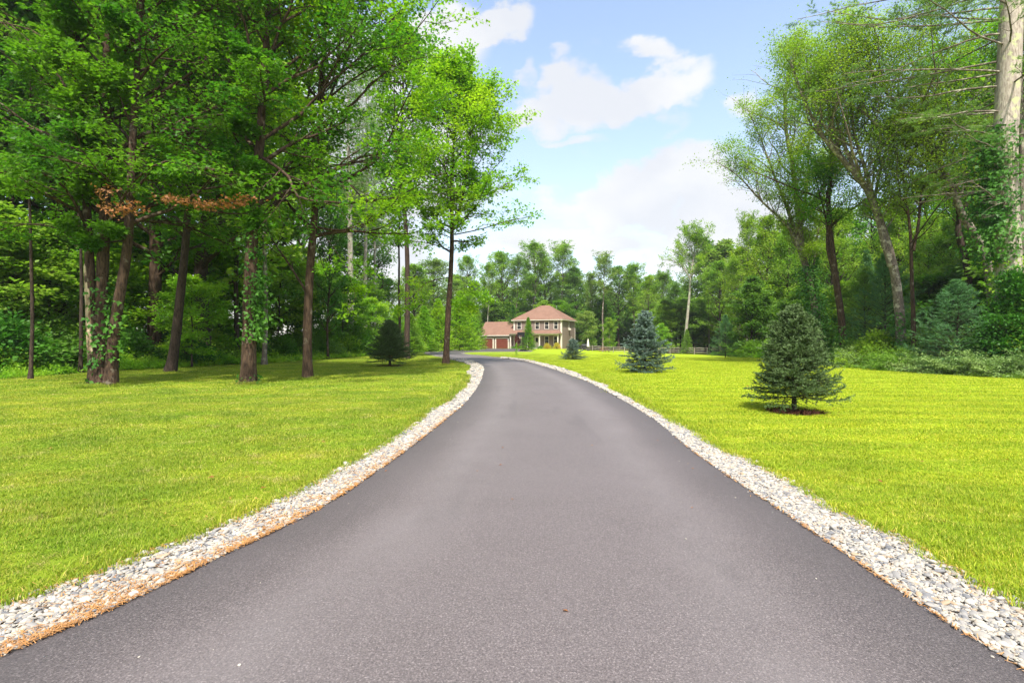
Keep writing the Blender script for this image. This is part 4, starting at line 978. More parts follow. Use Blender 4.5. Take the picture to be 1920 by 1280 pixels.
# triple-stemmed tree
o1, b1, Y1, ps1 = hero('maple_tree', 'triple-stemmed tree with cream bared bark and ivy, the biggest trunk on the left', (190, 724),
    [[(178, 724), (172, 600), (165, 460), (158, 330), (162, 200), (152, 110)], [(192, 726), (190, 600), (196, 430), (200, 250), (202, 60)], [(207, 722), (216, 600), (234, 480), (242, 380), (246, 250), (258, 60)]],
    [.165, .205, .175], [(-.8, .5, 4), (.2, 1, 6), (1, -.5, 5)], 4.3, 5.4, 11, dys=[0, .1, -.05], nl=40, per=17, leaf=.125, flare=1.45, up=.02, asym=(0, .9), flat=.15, tilt=.32, spread=.13, sizevar=.45,
    limbs=[([(240, 400), (200, 330), (120, 300), (40, 290)], 0, -3, .05), ([(165, 430), (120, 350), (60, 320), (-40, 330)], 0, -4, .05), ([(196, 430), (260, 330), (330, 300), (400, 320)], 0, -3, .05), ([(166, 470), (110, 430), (50, 420), (-30, 440)], 0, 1, .04)])
for c in o1.children:
    if c.name.startswith('trunk'): c['label'] = 'three furrowed brown stems with pale bark patches'
ivy(o1, ps1[1], .25, .0, 3.6, 420, .15, 3); ivy(o1, ps1[2], .22, .8, 3.0, 160, .15, 4, off=.08)
b = MB()
# cream bare wood on the left stem
rngc = np.random.default_rng(1); P0, _ = resample(ps1[0], 60); zs = np.linspace(.9, 4.2, 16); vs = []; fs = []
for i, z in enumerate(zs):
    c = [np.interp(z, P0[:, 2], P0[:, j]) for j in range(3)]; rr = np.interp(z, P0[:, 2], .165 * (1 - .82 * (np.linspace(0, 1, 60)) ** 1.1)) + .014 - (.05 if i in (0, 15) else 0) + rngc.normal() * .003
    for j in range(9):
        a = R(-165 + 15 * j); q_ = rr - (.03 if j in (0, 8) else 0) - (.02 * (rngc.uniform() < .35) if j in (1, 7) else 0); vs.append((c[0] + math.cos(a) * q_, c[1] + math.sin(a) * q_, z))
b.add(vs, [(i * 9 + j, i * 9 + j + 1, (i + 1) * 9 + j + 1, (i + 1) * 9 + j) for i in range(15) for j in range(8)]); b.build('bare_bark', M_bark_cream, o1, True)
# second large trunk with ivy sleeve
o2, b2, Y2, ps2 = hero('maple_tree', 'straight brown trunk wearing a sleeve of ivy, between the triple tree and the forked one', (466, 719),
    [[(466, 719), (467, 600), (470, 500), (475, 400), (479, 330), (488, 260), (492, 180)]], [.25], [(.3, .4, 6.5)], 5.0, 5.6, 12, nl=40, per=18, leaf=.125, up=.01, asym=(.1, .9), flat=.15, tilt=.32, spread=.13, sizevar=.45, flare=1.3,
    limbs=[([(476, 380), (430, 330), (380, 315), (300, 320)], 0, -2.5, .05), ([(484, 290), (540, 330), (560, 370), (640, 380)], 0, -3, .07), ([(476, 400), (420, 400), (360, 390), (300, 385)], 0, 1.5, .035)])
ivy(o2, ps2[0], .28, .05, .35, 40, .12, 5); ivy(o2, ps2[0], .27, 1.5, 4.0, 900, .14, 6, off=.22, side=.3); ivy(o2, ps2[0], .2, 4, 5.6, 160, .15, 7)
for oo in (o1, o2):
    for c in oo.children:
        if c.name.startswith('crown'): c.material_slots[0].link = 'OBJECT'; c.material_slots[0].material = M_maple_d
# forked tree with the long low limb
o3, b3, Y3, ps3 = hero('maple_tree', 'dark slender trunk with one long low limb reaching right over the lawn', (577, 711),
    [[(577, 711), (576, 600), (580, 500), (588, 400), (591, 320), (593, 250), (598, 180), (600, 90)]], [.185], [(.2, .3, 5)], 5.4, 6.2, 13, nl=42, per=15, leaf=.13, up=.02, asym=(.15, .7), flat=.15, tilt=.32, spread=.13, sizevar=.45, flare=1.35,
    limbs=[([(590, 425), (640, 432), (700, 412), (742, 378), (752, 345)], 0, -.6, .055), ([(573, 545), (540, 492), (505, 440), (500, 400), (515, 375)], 0, .4, .05), ([(596, 430), (630, 470), (655, 520), (668, 560)], 0, -.5, .02),
           ([(593, 300), (640, 330), (700, 380), (740, 300)], 0, -1.5, .04), ([(597, 200), (660, 150), (720, 120), (770, 140)], 0, -1, .05)])
# leaning trunk
o4, b4, Y4, ps4 = hero('maple_tree', 'dark trunk leaning right between the triple tree and the ivy-sleeved one', (318, 699),
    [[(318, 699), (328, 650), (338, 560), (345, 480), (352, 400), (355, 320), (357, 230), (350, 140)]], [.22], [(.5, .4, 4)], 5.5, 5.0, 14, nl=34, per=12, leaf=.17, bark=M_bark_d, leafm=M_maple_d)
# the slim tree standing free beside the drive
o5, b5, Y5, ps5 = hero('maple_tree', 'tall slim tree standing free on the lawn beside the bend of the drive', (836, 684),
    [[(836, 684), (840, 600), (845, 520), (848, 420), (846, 350), (851, 250), (848, 150)], [(848, 430), (861, 395), (872, 330), (880, 250), (890, 180)]], [.20, .10], [(.1, .2, .9), (.3, 0, .5)], 7.0, 4.0, 15, nl=50, per=15, leaf=.15, sizevar=.45, flare=1.4, ang=1.25, leafm=M_maple, tip_r=.1,
    limbs=[([(852, 440), (900, 430), (950, 415), (1000, 405)], 0, -.5, .04), ([(846, 600), (862, 575), (870, 572), (885, 578)], 0, 0, .012), ([(843, 520), (800, 530), (770, 560), (750, 575)], 0, .5, .03), ([(850, 380), (900, 370), (950, 345), (985, 330)], 0, -1, .04),
           ([(846, 545), (880, 540), (900, 545), (915, 560)], 0, 0, .015), ([(850, 300), (900, 260), (950, 245), (978, 235)], 0, 0, .03), ([(848, 470), (800, 455), (760, 450), (730, 440)], 0, -.5, .03)], flat=.3)
for c in o5.children:
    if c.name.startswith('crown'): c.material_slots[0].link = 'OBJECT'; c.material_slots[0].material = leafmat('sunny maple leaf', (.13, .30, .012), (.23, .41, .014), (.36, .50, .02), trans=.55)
# dead brown sprays
def dead_spray(parent, base, path_px, Y, n, seed):
    P, _ = resample(px_path(path_px, Y, base), 20); rng = np.random.default_rng(seed); i = rng.integers(0, 20, n)
    pos = P[i] + rng.normal(size=(n, 3)) * np.array([.16, .16, .07]); me = leaves_mesh('dead_leaves', pos, rng.normal(size=(n, 3)) - [0, 0, .4], np.array([0, 0, 1.]) + rng.normal(size=(n, 3)) * .6, .11 * rng.uniform(.6, 1.2, n), T_MAPLE, M_dead)
    link('dead_leaves', me, parent); G = [(P[None], np.linspace(.018, .006, 20)[None], 5)]; link('dead_branch', tube_mesh('dead_branch', G, M_bark), parent)
dead_spray(o2, b2, [(472, 372), (440, 378), (400, 386), (350, 376), (300, 372)], Y2 - 2.0, 420, 1)
dead_spray(o1, b1, [(216, 400), (240, 392), (262, 384)], Y1 - 1.6, 130, 2); dead_spray(o1, b1, [(196, 350), (200, 380), (206, 402)], Y1 - 1.5, 90, 3)

# ------------------------------------------------------------------ tree library for the rest
def straight(H, lean=0, seed=0, n=5):
    r = random.Random(seed); return [(lean * H * (i / n) ** 1.4 + r.uniform(-.02, .02) * H * .5 * (i > 0), r.uniform(-.015, .015) * H * .5 * (i > 0), H * i / n - (.15 if i == 0 else 0)) for i in range(n + 1)]
V = {}
V['full'] = broadleaf(31, [straight(15, 0, 1)], .22, 2.6, oval(3.9, .6, .4), nl=40, nb=7, nt=5, per=10, leaf=.20, twig_tube=False, tmpl=T_LEAF, m_leaf=M_mid, m_bark=M_bark_d, ksides=8)
V['full2'] = broadleaf(32, [straight(14, .03, 2)], .2, 1.6, oval(3.4, .75, .35), nl=40, nb=7, nt=5, per=10, leaf=.20, twig_tube=False, tmpl=T_LEAF, m_leaf=M_mid, m_bark=M_bark_d, ksides=8)
V['under'] = broadleaf(33, [straight(6.5, .05, 3)], .06, .8, oval(2.2, .8, .4), nl=26, nb=6, nt=5, per=11, leaf=.17, tmpl=T_LEAF, m_leaf=M_maple_d, m_bark=M_bark_d, ksides=6, up=-.01, ang=1.35, angtop=.8)
V['tall'] = broadleaf(34, [straight(23, .01, 4)], .27, 13.5, oval(4.2, .5, .5), nl=24, nb=8, nt=5, per=11, leaf=.27, twig_tube=False, tmpl=T_LEAF, m_leaf=M_mid, m_bark=M_bark_l, ksides=8, up=.1, ang=1.0)
V['tall2'] = broadleaf(35, [straight(22, -.03, 5)], .24, 9, oval(3.8, .5, .55), nl=30, nb=8, nt=5, per=10, leaf=.27, twig_tube=False, tmpl=T_LEAF, m_leaf=M_grey, m_bark=M_bark_l, ksides=8, up=.1)
V['oak'] = broadleaf(36, [[(0, 0, -.2), (.3, 0, 4), (.9, .1, 9), (1.2, 0, 12.5), (1.9, .1, 16), (2.2, 0, 18.5)]], .36, 12.2, oval(4.6, .8, .35), nl=20, nb=8, nt=6, per=12, leaf=.24, twig_tube=False, tmpl=T_LEAF, m_leaf=M_grey, m_bark=M_bark_p, ksides=10, up=.12, ang=1.25, angtop=.5,
                      extra=[([(1.15, 0, 12), (-.6, -.3, 14), (-2.6, 0, 15.0), (-4.4, .2, 15.2)], .12)])
V['wall'] = broadleaf(37, [straight(12, 0, 6)], .16, .5, oval(3.0, .95, .3), nl=46, nb=6, nt=5, per=11, leaf=.24, twig_tube=False, tmpl=T_LEAF, m_leaf=M_mid, m_bark=M_bark_d, ksides=6, ang=1.4)
V['pole'] = broadleaf(38, [straight(17, 0, 7)], .11, 9, oval(1.6, .5, .5), nl=16, nb=5, nt=4, per=9, leaf=.20, tmpl=T_LEAF, m_leaf=M_olive, m_bark=M_bark_l, ksides=8)
V['arb'] = conifer(41, 8, 1.9, nwh=30, nbr=10, zb=.03, needle=.22, nw=.55, per=5, nt=9, trunk_r=.09, m_leaf=M_yellow, m_bark=M_bark_d, power=.62, rag=.2, up0=.6, tmpl=T_LEAF)
V['ypine'] = conifer(42, 5.2, 2.2, nwh=18, nbr=8, zb=.04, needle=.16, nw=.10, per=16, nt=10, trunk_r=.06, m_leaf=M_ypine, m_bark=M_bark_d, power=.75, rag=.2, up0=.5, droop=-.02, tipup=.06)
V['hemlock'] = conifer(43, 16, 3.3, nwh=30, nbr=8, zb=.05, needle=.34, nw=.30, per=5, nt=10, trunk_r=.2, m_leaf=M_dark, m_bark=M_bark_d, power=.8, rag=.3, up0=.4, tmpl=T_LEAF)
V['whitepine'] = conifer(44, 24, 3.4, nwh=26, nbr=5, zb=.42, needle=.34, nw=.10, per=12, nt=9, trunk_r=.30, m_leaf=M_pine, m_bark=M_bark_p, power=.35, rag=.5, up0=.3)
SH = {}
SH['bush'] = shrub(51, 2.2, 1.8, n=5200, leaf=.13, m_leaf=M_mid, m_bark=M_bark_d)
SH['bush2'] = shrub(52, 2.8, 1.5, n=5200, leaf=.12, m_leaf=M_mid, m_bark=M_bark_d, nclump=120, cs=.13)
SH['fine'] = shrub(53, 1.6, 1.0, n=5000, leaf=.07, m_leaf=M_flower, m_bark=M_bark_d, nclump=60)
SH['thick'] = shrub(57, 3.4, 4.5, n=15000, leaf=.15, m_leaf=M_ivy, m_bark=M_bark_d, nclump=260, cs=.13, tmpl=T_MAPLE)
def jshrub(seed):
    rng = np.random.default_rng(seed); k = 46; a = rng.uniform(0, 6.28, k); e = rng.uniform(.25, 1.15, k); L = rng.uniform(.6, 1.15, k)
    d = np.stack([np.cos(a) * np.cos(e), np.sin(a) * np.cos(e), np.sin(e)], 1); P = np.zeros((k, 6, 3)); q = rng.normal(size=(k, 3)) * [.25, .25, 0]; P[:, 0] = q; dd = d.copy()
    for i in range(1, 6): q = q + dd * L[:, None] / 5; P[:, i] = q; dd = nrm(dd + np.array([0, 0, -.16]) + rng.normal(size=(k, 3)) * .06)
    Rr = np.full((k, 6), .012) * np.linspace(1, .3, 6); P2, R2, _ = kids(P, Rr, 9, .15, 1, .7, np.full((k, 9), .32), .5, .02, 4, rng)
    pos, fw, no = leaf_points(P2, 16, rng, .02, .6, .6, 0); n = len(pos)
    return dict(trunk=tube_mesh('stems', [(P, Rr, 4)], M_bark_d), crown=leaves_mesh('foliage', pos, fw, no, .085 * rng.uniform(.6, 1.3, n), T_LEAF, M_juniper, wid=.55), H=float(np.percentile(pos[:, 2], 99)), n=n)
SH['jun'] = jshrub(54)

# ------------------------------------------------------------------ left wood
def tree(v, px, Y, top, label, group=None, leafm=None, barkm=None, rz=None, sx=1.0, name='broadleaf_tree', cat='tree', tilt=(0, 0), seed=[0]):
    seed[0] += 1; p = onground(px, Y); H = (640 - top) / F * Y + EYE - p.z
    return place(V[v], p, label, H, seed[0] * 2.1 if rz is None else rz, name, cat, group, leafm, barkm, sx, tilt=tilt)
# named trunks
tree('pole', 57, 20.6, 60, 'thin dark trunk nearest the left edge of the photo', leafm=M_maple_d, barkm=M_bark_d, sx=.8, name='young_tree')
tree('pole', 151, 24.4, 120, 'thin dark slightly bent trunk just left of the triple-stemmed tree', leafm=M_maple_d, barkm=M_bark_d, sx=.9, name='young_tree', rz=.4)
tree('full', 288, 32, -150, 'ivy-flecked trunk between the triple tree and the leaning one', leafm=M_maple_d, barkm=M_bark, sx=1.0)
tree('pole', 495, 33, 30, 'slim grey trunk just right of the ivy-sleeved trunk', leafm=M_maple, barkm=M_bark_l, sx=1.1, name='young_tree')
tree('pole', 447, 36, 80, 'dark trunk half hidden directly behind the ivy-sleeved trunk', leafm=M_maple_d, barkm=M_bark_d, sx=1.2, name='young_tree')
tree('tall2', 762, 46, 60, 'thin dark trunk rising behind the left lawn spruce', leafm=M_maple, barkm=M_bark_d, sx=.85)
tree('pole', 748, 52, 300, 'short dark trunk just left of the thin trunk behind the spruce', leafm=M_maple_d, barkm=M_bark_d, sx=1.2, name='young_tree')
tree('whitepine', 657, 58, 40, 'tall pale straight pine trunk seen through the gap left of the drive', barkm=M_bark_p, sx=.95, name='pine_tree')
tree('whitepine', 685, 64, 110, 'second pale pine trunk, thinner, in the gap left of the drive', barkm=M_bark_p, sx=.7, name='pine_tree')
tree('whitepine', 703, 78, 200, 'slim pale pine trunk furthest right in the gap left of the drive', barkm=M_bark_p, sx=.6, name='pine_tree')
tree('pole', 557, 62, 330, 'pair of grey poles between the forked trunk and the ivy-sleeved trunk', leafm=M_mid, sx=1.5, name='young_tree')
tree('full2', 615, 44, 330, 'ivy-choked green column of a tree just right of the long-limbed trunk', leafm=M_ivy, sx=.45)
rr = random.Random(7)
GW = 'trees inside the left wood'
LAB = 'leafy tree deep inside the left wood, behind the front row of trunks'
for i in range(26):
    if i in (3, 6, 9, 13, 16, 17, 23): continue
    px = [-420, -250, -120, 30, 105, 215, 270, 385, 420, 530, 350, 160, 470, 600, 650, -60, 300, 60, 560, 240, 410, 120, 500, 330, 20, 690][i]
    Y = [27, 26, 27, 31, 35, 38, 47, 34, 49, 46, 58, 52, 62, 66, 75, 42, 72, 46, 85, 85, 80, 68, 98, 44, 58, 92][i]
    top = [-500, -400, -420, -300, -250, -200, -60, -240, 0, 60, 60, -40, 120, 230, 330, -200, 100, -100, 270, 110, 180, 40, 290, -120, -40, 380][i]
    tree(('full', 'full2', 'tall2')[i % 3], px, Y, top, LAB, GW, rr.choice([M_maple_d, M_mid, M_maple_d, M_dark]), M_bark_d, sx=rr.uniform(.95, 1.25))
LAB2 = 'low leafy understory tree in the shade of the left wood'
for i, (px, Y, top) in enumerate([(-180, 24, 420), (-60, 25, 380), (20, 26, 470), (100, 29, 430), (185, 31, 480), (250, 36, 430), (120, 38, 500), (330, 40, 470), (390, 36, 450), (430, 43, 480), (520, 44, 470), (360, 30, 520),
                                  (10, 34, 540), (60, 40, 520), (220, 44, 530), (290, 50, 500), (470, 52, 500), (540, 56, 480), (590, 60, 500), (640, 54, 520), (400, 60, 520), (620, 70, 510), (670, 66, 530), (700, 60, 560), (-300, 26, 430), (570, 45, 560), (140, 60, 520), (40, 62, 530), (340, 74, 540), (500, 78, 545)]):
    tree('under', px, Y, top, LAB2, 'understory of the left wood', rr.choice([M_maple_d, M_maple, M_weed, M_mid]), M_bark_d, sx=rr.uniform(1.1, 1.5), name='understory_tree')
LAB3 = 'dark green bush on the floor of the left wood behind the weeds'
for i, (px, Y) in enumerate([(-80, 22), (0, 23), (50, 25), (110, 27), (200, 29), (240, 30), (350, 32), (395, 35), (430, 38), (560, 44), (600, 48), (640, 52), (670, 54), (530, 40), (300, 34), (150, 33), (470, 42), (615, 56), (580, 50), (260, 33), (20, 30), (90, 33), (-150, 24), (690, 58), (705, 60)]):
    place_shrub(SH['bush' if i % 2 else 'bush2'], onground(px, Y), LAB3, rr.uniform(1.4, 2.6), i * 1.7, rr.uniform(1, 1.4), group='bushes under the left wood', leafm=rr.choice([M_maple_d, M_mid, M_ivy, M_dark]))
# bright young trees left of the garage
for i, (px, Y, top, sx, lm, label) in enumerate([(795, 74, 575, 1.15, M_weed, 'bright green bushy conifer beside the slim trunk, leftmost of the row by the drive'), (822, 78, 562, 1.0, M_yellow, 'yellow green bushy conifer just left of the slim trunk'),
        (862, 84, 548, 1.05, M_yellow, 'tallest yellow green conifer right of the slim trunk'), (880, 92, 566, 1.0, M_weed, 'mid green conifer between the yellow one and the garage'), (893, 100, 575, .9, M_mid, 'darker green conifer nearest the garage corner'),
        (770, 68, 590, 1.2, M_mid, 'green rounded conifer behind the left lawn spruce'), (745, 66, 575, 1.2, M_weed, 'pale green conifer between the spruce and the pine trunks')]):
    tree('arb', px, Y, top, label, 'conifers along the far bend of the drive', lm, None, sx=sx * 1.25, name='conifer', cat='conifer')
for i, (px, Y, label) in enumerate([(690, 57, 'rounded green shrub at the left lawn border, left of the spruce'), (715, 60, 'green shrub directly behind the spruce on the left lawn'), (738, 64, 'green shrub between the spruce and the slim trunk'), (775, 70, 'small shrub beside the far bend of the drive'), (650, 52, 'broad green shrub in front of the pale pine trunks')]):
    place_shrub(SH['bush'], onground(px, Y), label, 2.6 - .2 * i, i * 2.3, 1.3, leafm=[M_mid, M_weed, M_maple_d, M_weed, M_weed][i])

# weeds along the wood edge
def weeds(name, line, depth, n, hmax, seed, label, leafm=M_weed, size=.075, inward=-1):
    rng = np.random.default_rng(seed); L_ = np.array(line); d = np.r_[0, np.cumsum(np.linalg.norm(np.diff(L_, axis=0), axis=1))]; t = rng.uniform(0, 1, n) * d[-1]
    x = np.interp(t, d, L_[:, 0]); y = np.interp(t, d, L_[:, 1]); dp = rng.uniform(0, 1, n) ** 1.1 * depth; x = x + inward * dp * .9 + rng.normal(size=n) * .15; y = y + dp * .35
    h = hmax * (.25 + .75 * np.clip(dp / depth * 2.2, 0, 1)) * (.55 + .45 * np.sin(x * 1.7 + y * .9 + seed) * np.sin(y * 2.3 + x)) * rng.uniform(.5, 1.2, n)
    P = np.zeros((n, 4, 3)); le = rng.normal(size=(n, 2)) * .18
    for i in range(4): P[:, i, 0] = x + le[:, 0] * h * (i / 3) ** 1.5; P[:, i, 1] = y + le[:, 1] * h * (i / 3) ** 1.5; P[:, i, 2] = gz(x, y) + h * i / 3
    pos, fw, no = leaf_points(P, 7, rng, .05, .5, .55, .2); s = size * rng.uniform(.6, 1.5, len(pos)) * np.clip(pos[:, 1] / 22, .8, 2.2)
    return tag(link(name, leaves_mesh(name, pos, fw, no, s, T_LEAF, leafm, wid=.8)), label, 'weeds', kind='stuff')
weeds('weeds', [(-27, 17)] + LWOOD[:6], 4.5, 11000, 1.25, 3, 'shaded green weeds along the edge of the left wood', M_weed, .09)
weeds('weeds', LWOOD[5:], 6.5, 9000, 1.3, 4, 'sunlit yellow green weeds along the left lawn border', M_weed, .10)
weeds('weeds', RWOOD[4:] , 2.8, 4200, .9, 5, 'pale green weeds at the foot of the far right wood', M_weed, .08, 1)
weeds('weeds', RWOOD[:5], 2.0, 4200, .5, 6, 'thin olive weeds in front of the low bushes on the right', M_olive, .06, 1)

# ------------------------------------------------------------------ far wood behind the house
far = [
 (878, 120, 470, 'tall2', M_mid, None, .9, 'leafy tree behind the yellow green conifers, left of the pale forked trunk'),
 (915, 118, 485, 'tall2', M_mid, M_bark_p, .8, 'pale forked trunk rising behind the garage roof'),
 (942, 126, 462, 'full', M_mid, None, 1.0, 'dense green tree behind the middle of the garage roof'),
 (968, 124, 478, 'tall', M_dark, None, .9, 'dark green tree rising between garage and main roof'),
 (1000, 130, 446, 'tall2', M_mid, M_bark_l, 1.05, 'tallest tree over the house, straight above the left end of the ridge'),
 (1022, 136, 470, 'full', M_mid, None, 1.0, 'dense tree behind the roof ridge'),
 (1052, 130, 456, 'tall', M_mid, M_bark_l, 1.05, 'high round-headed tree behind the right slope of the hip roof'),
 (1082, 128, 490, 'full2', M_dark, None, 1.0, 'darker tree behind the right corner of the house'),
 (1108, 118, 500, 'tall2', M_grey, M_bark_l, .8, 'grey green tree above the closed parasol'),
 (1130, 112, 474, 'tall', M_grey, M_bark_l, .9, 'tree with a long bare trunk standing right of the parasol'),
 (1160, 122, 488, 'full', M_dark, None, 1.0, 'dark dense tree behind the fence between parasol and blue spruce'),
 (1188, 118, 484, 'tall2', M_mid, M_bark_l, .95, 'green tree rising behind the tip of the blue spruce'),
 (1214, 112, 505, 'full2', M_mid, M_bark_l, .9, 'bushy tree right behind the blue spruce'),
 (1243, 118, 505, 'tall', M_dark, M_bark_l, 1.0, 'dark tree in the dip of the skyline left of the big oak'),
 (1268, 100, 520, 'full', M_dark, None, .9, 'dense dark tree just left of the big oak trunk'),
 (1330, 96, 500, 'tall2', M_mid, M_bark_l, .9, 'green tree directly right of the big oak crown'),
 (1350, 92, 478, 'full', M_mid, None, .9, 'broad green tree right of the big oak'),
 (1388, 78, 455, 'full2', M_olive, M_bark_l, .9, 'pale green tree with a thin white trunk beside it'),
 (1400, 70, 420, 'tall', M_olive, M_bark_p, .6, 'slender tree with a white winding trunk between oak and ivy column'),
 (1440, 66, 410, 'full', M_olive, None, .8, 'yellowish full tree behind the nearest spruce, left part'),
 (1476, 60, 430, 'full2', M_mid, None, .8, 'green tree behind the tip of the nearest spruce'),
 (1560, 52, 400, 'full', M_mid, None, .8, 'full green tree between the ivy column and the forked pale trunk'),
 (1625, 50, 470, 'hemlock', M_ypine, None, .9, 'dark blue green hemlock left of the forked pale trunk'),
 (1680, 56, 380, 'full2', M_olive, None, .8, 'olive tree behind the forked pale trunk'),
 (1740, 48, 410, 'full', M_mid, None, .9, 'full tree behind the young pine on the right'),
 (1790, 44, 420, 'full2', M_mid, None, .9, 'tree right behind the curved brown trunk'),
 (1850, 40, 360, 'full', M_mid, None, .9, 'leafy tree between the curved trunk and the big pine'),
 (1930, 38, 300, 'full2', M_mid, None, 1.0, 'leafy tree behind the big pine trunk'),
]
for (px, Y, top, v, lm, bm, sx, label) in far:
    tree(v, px, Y, top + (14 if px < 1400 else 0), label, None, lm, bm, sx=sx, name='hemlock_tree' if v == 'hemlock' else 'broadleaf_tree')
place(V['oak'], onground(1284, 88), 'big lone oak with a long pale leaning trunk and spreading top', (640 - 446) / F * 88 + 1.9, 0, 'oak_tree', 'tree', None, M_mid, M_bark_p, .80)
GF = 'trees at the back of the far wood'
for i in range(34):
    px = 780 + i * 36 + rr.uniform(-10, 10); Y = rr.uniform(140, 165) if px < 1300 else rr.uniform(85, 115); top = rr.uniform(512, 545) if px < 1300 else rr.uniform(440, 500) - (px - 1300) * .06
    tree(('wall', 'full', 'wall', 'full2')[i % 4], px, Y, top, 'tree in the back row of the wood that closes the view', GF, rr.choice([M_dark, M_mid, M_dark, M_grey]), None, sx=rr.uniform(1.1, 1.4))
for i in range(30):
    tree('wall', 800 + i * 27 + rr.uniform(-8, 8), rr.uniform(132, 148), rr.uniform(560, 590), '', GF, rr.choice([M_dark, M_mid]), None, sx=rr.uniform(1.5, 1.9), name='understory_tree')
for i, (px, Y, top, lab) in enumerate([(640, 96, 520, 'hazy green tree far back in the gap left of the drive, leftmost'), (690, 104, 505, 'hazy green tree far back behind the slim pale pine'), (728, 98, 525, 'round green tree far back between the pale pines and the slim tree'),
    (775, 110, 500, 'tall green tree far back just left of the free slim tree'), (812, 118, 490, 'green tree far back right beside the free slim tree')]):
    tree(('full', 'full2')[i % 2], px, Y, top, lab, None, [M_mid, M_olive, M_mid, M_mid, M_grey][i], None, sx=1.25)
GM_ = 'lower trees at the foot of the far wood'
for i in range(34):
    px = 905 + i * 28 + rr.uniform(-8, 8); Y = rr.uniform(112, 128) if px < 1230 else (rr.uniform(93, 104) if px < 1400 else rr.uniform(54, 66)); top = rr.uniform(560, 600) if px < 1400 else rr.uniform(520, 580)
    tree(('wall', 'under')[i % 2], px, Y, top, 'low leafy tree filling the foot of the far wood', GM_, rr.choice([M_dark, M_dark, M_mid, M_maple_d]), None, sx=rr.uniform(1.2, 1.6), name='understory_tree')
tree('under', 1099, 108, 585, 'rounded light green tree at the right wall of the house', None, M_grey, M_bark_d, sx=1.0, name='small_tree')
tree('under', 1142, 100, 597, 'small airy pale green tree inside the fence right of the parasol', None, M_olive, M_bark_l, sx=.7, name='small_tree')
tree('under', 1242, 92, 607, 'small yellow green tree just right of the blue spruce', None, M_weed, None, sx=.9, name='small_tree')
tree('arb', 1288, 86, 618, 'little bright conifer at the foot of the big oak', None, M_mid, None, sx=1.1, name='conifer', cat='conifer')
tree('ypine', 1360, 64, 592, 'young green pine at the foot of the wood right of the fence end', None, M_ypine, None, name='pine_tree')
tree('hemlock', 962, 112, 572, 'small bright conifer behind the garage ridge', None, M_ivy, None, sx=1.1, name='conifer', cat='conifer')

# plants by the house
place_shrub(SH['fine'], Vector((HX, HY, 0)) + Vector((-math.cos(HT) * 2.9 - .5, math.sin(HT) * 2.9 - 3.4, 0)), 'golden rounded shrub in front of the porch, left one of the two', 1.15, 0, .75, leafm=M_flower)
place_shrub(SH['fine'], Vector((HX, HY, 0)) + Vector((-math.cos(HT) * 1.0 - .4, math.sin(HT) * 1.0 - 3.6, 0)), 'golden rounded shrub in front of the porch, right one near the house corner', 1.25, 1, .75, leafm=M_flower)
for (u0, u1, label) in ((-10.4, -6.6, 'low clipped hedge in front of the porch left of the door'), (-4.4, -2.9, 'low clipped green hedge right of the front door'), (-2.3, -.9, 'short clipped hedge between the two golden shrubs')):
    um = (u0 + u1) / 2; p = Vector((HX, HY, 0)) + Vector((um * math.cos(HT) - 2.7 * math.sin(HT), -um * math.sin(HT) - 2.7 * math.cos(HT), 0))
    place_shrub(SH['bush2'], p, label, .55, -HT, (u1 - u0) / 2.8 / (.55 / 1.5), .9, name='hedge', cat='hedge', leafm=M_maple)
tree('arb', 990.6, 88, 596, 'narrow upright green tree in front of the porch', None, M_maple, None, sx=.95, name='columnar_tree')
sp = ground_px(968, 666.5); so = place(V['under'], sp, 'thin staked sapling with a yellow green top beside the apron', (666.5 - 643) / F * sp.y, 0, 'sapling', 'sapling', None, M_weed, M_bark_d, .35)

tree('under', 970, 96, 627, 'small dark red leaved tree beside the basketball hoop', None, M_redleaf, None, sx=.62, name='small_tree')

# ------------------------------------------------------------------ right wood, nearer trees leaning over the lawn
def lean_tree(name, label, base_px, Y, paths, r0, w, seed, zc, leafm=M_olive, bark=M_bark_l, nl=26, per=9, leaf=.13, extra=(), **kw):
    base = onground(base_px, Y); ps = []
    for pp in paths:
        q = px_path(pp, Y, base); ps.append(q)
    ps[0][0] = (ps[0][0][0], ps[0][0][1], -.2)
    ex = [(px_path(a, Y, base, 0, d1), r_) for (a, d1, r_) in extra]
    v = broadleaf(seed, ps, r0, zc, oval(w * 1.12, .6, .6, .62), nl=nl, per=int(per * 2.3), leaf=leaf * .74, tmpl=T_LEAF, m_leaf=leafm, m_bark=bark, extra=ex, ang=.8, angtop=.5, up=.09, tip_r=.12, flat=.7, lead=.3, spread=.32, sizevar=.45, **kw)
    return place(v, base, label, None, 0, name, 'tree'), base, ps
A = dict(nb=7, nt=5)
r1, rb1, rp1 = lean_tree('broadleaf_tree', 'ivy-clad tree whose many thin stems fan out left over the lawn', 1543, 40,
    [[(1543, 655), (1525, 560), (1508, 490), (1500, 430), (1490, 340), (1470, 230), (1475, 150), (1500, 80)], [(1510, 500), (1480, 430), (1430, 380), (1380, 330), (1335, 300)], [(1505, 470), (1475, 390), (1440, 300), (1400, 210)],
     [(1500, 430), (1515, 340), (1520, 250), (1540, 150)], [(1522, 540), (1530, 460), (1545, 380), (1552, 300)]], [.30, .13, .14, .12, .10], 2.1, 61, 7.5, nl=44, per=8, leaf=.16, **A)
ivy(r1, rp1[0], .32, .0, 7.4, 4200, .16, 21, off=.5); ivy(r1, rp1[4], .15, 5, 9, 500, .2, 22, off=.3)
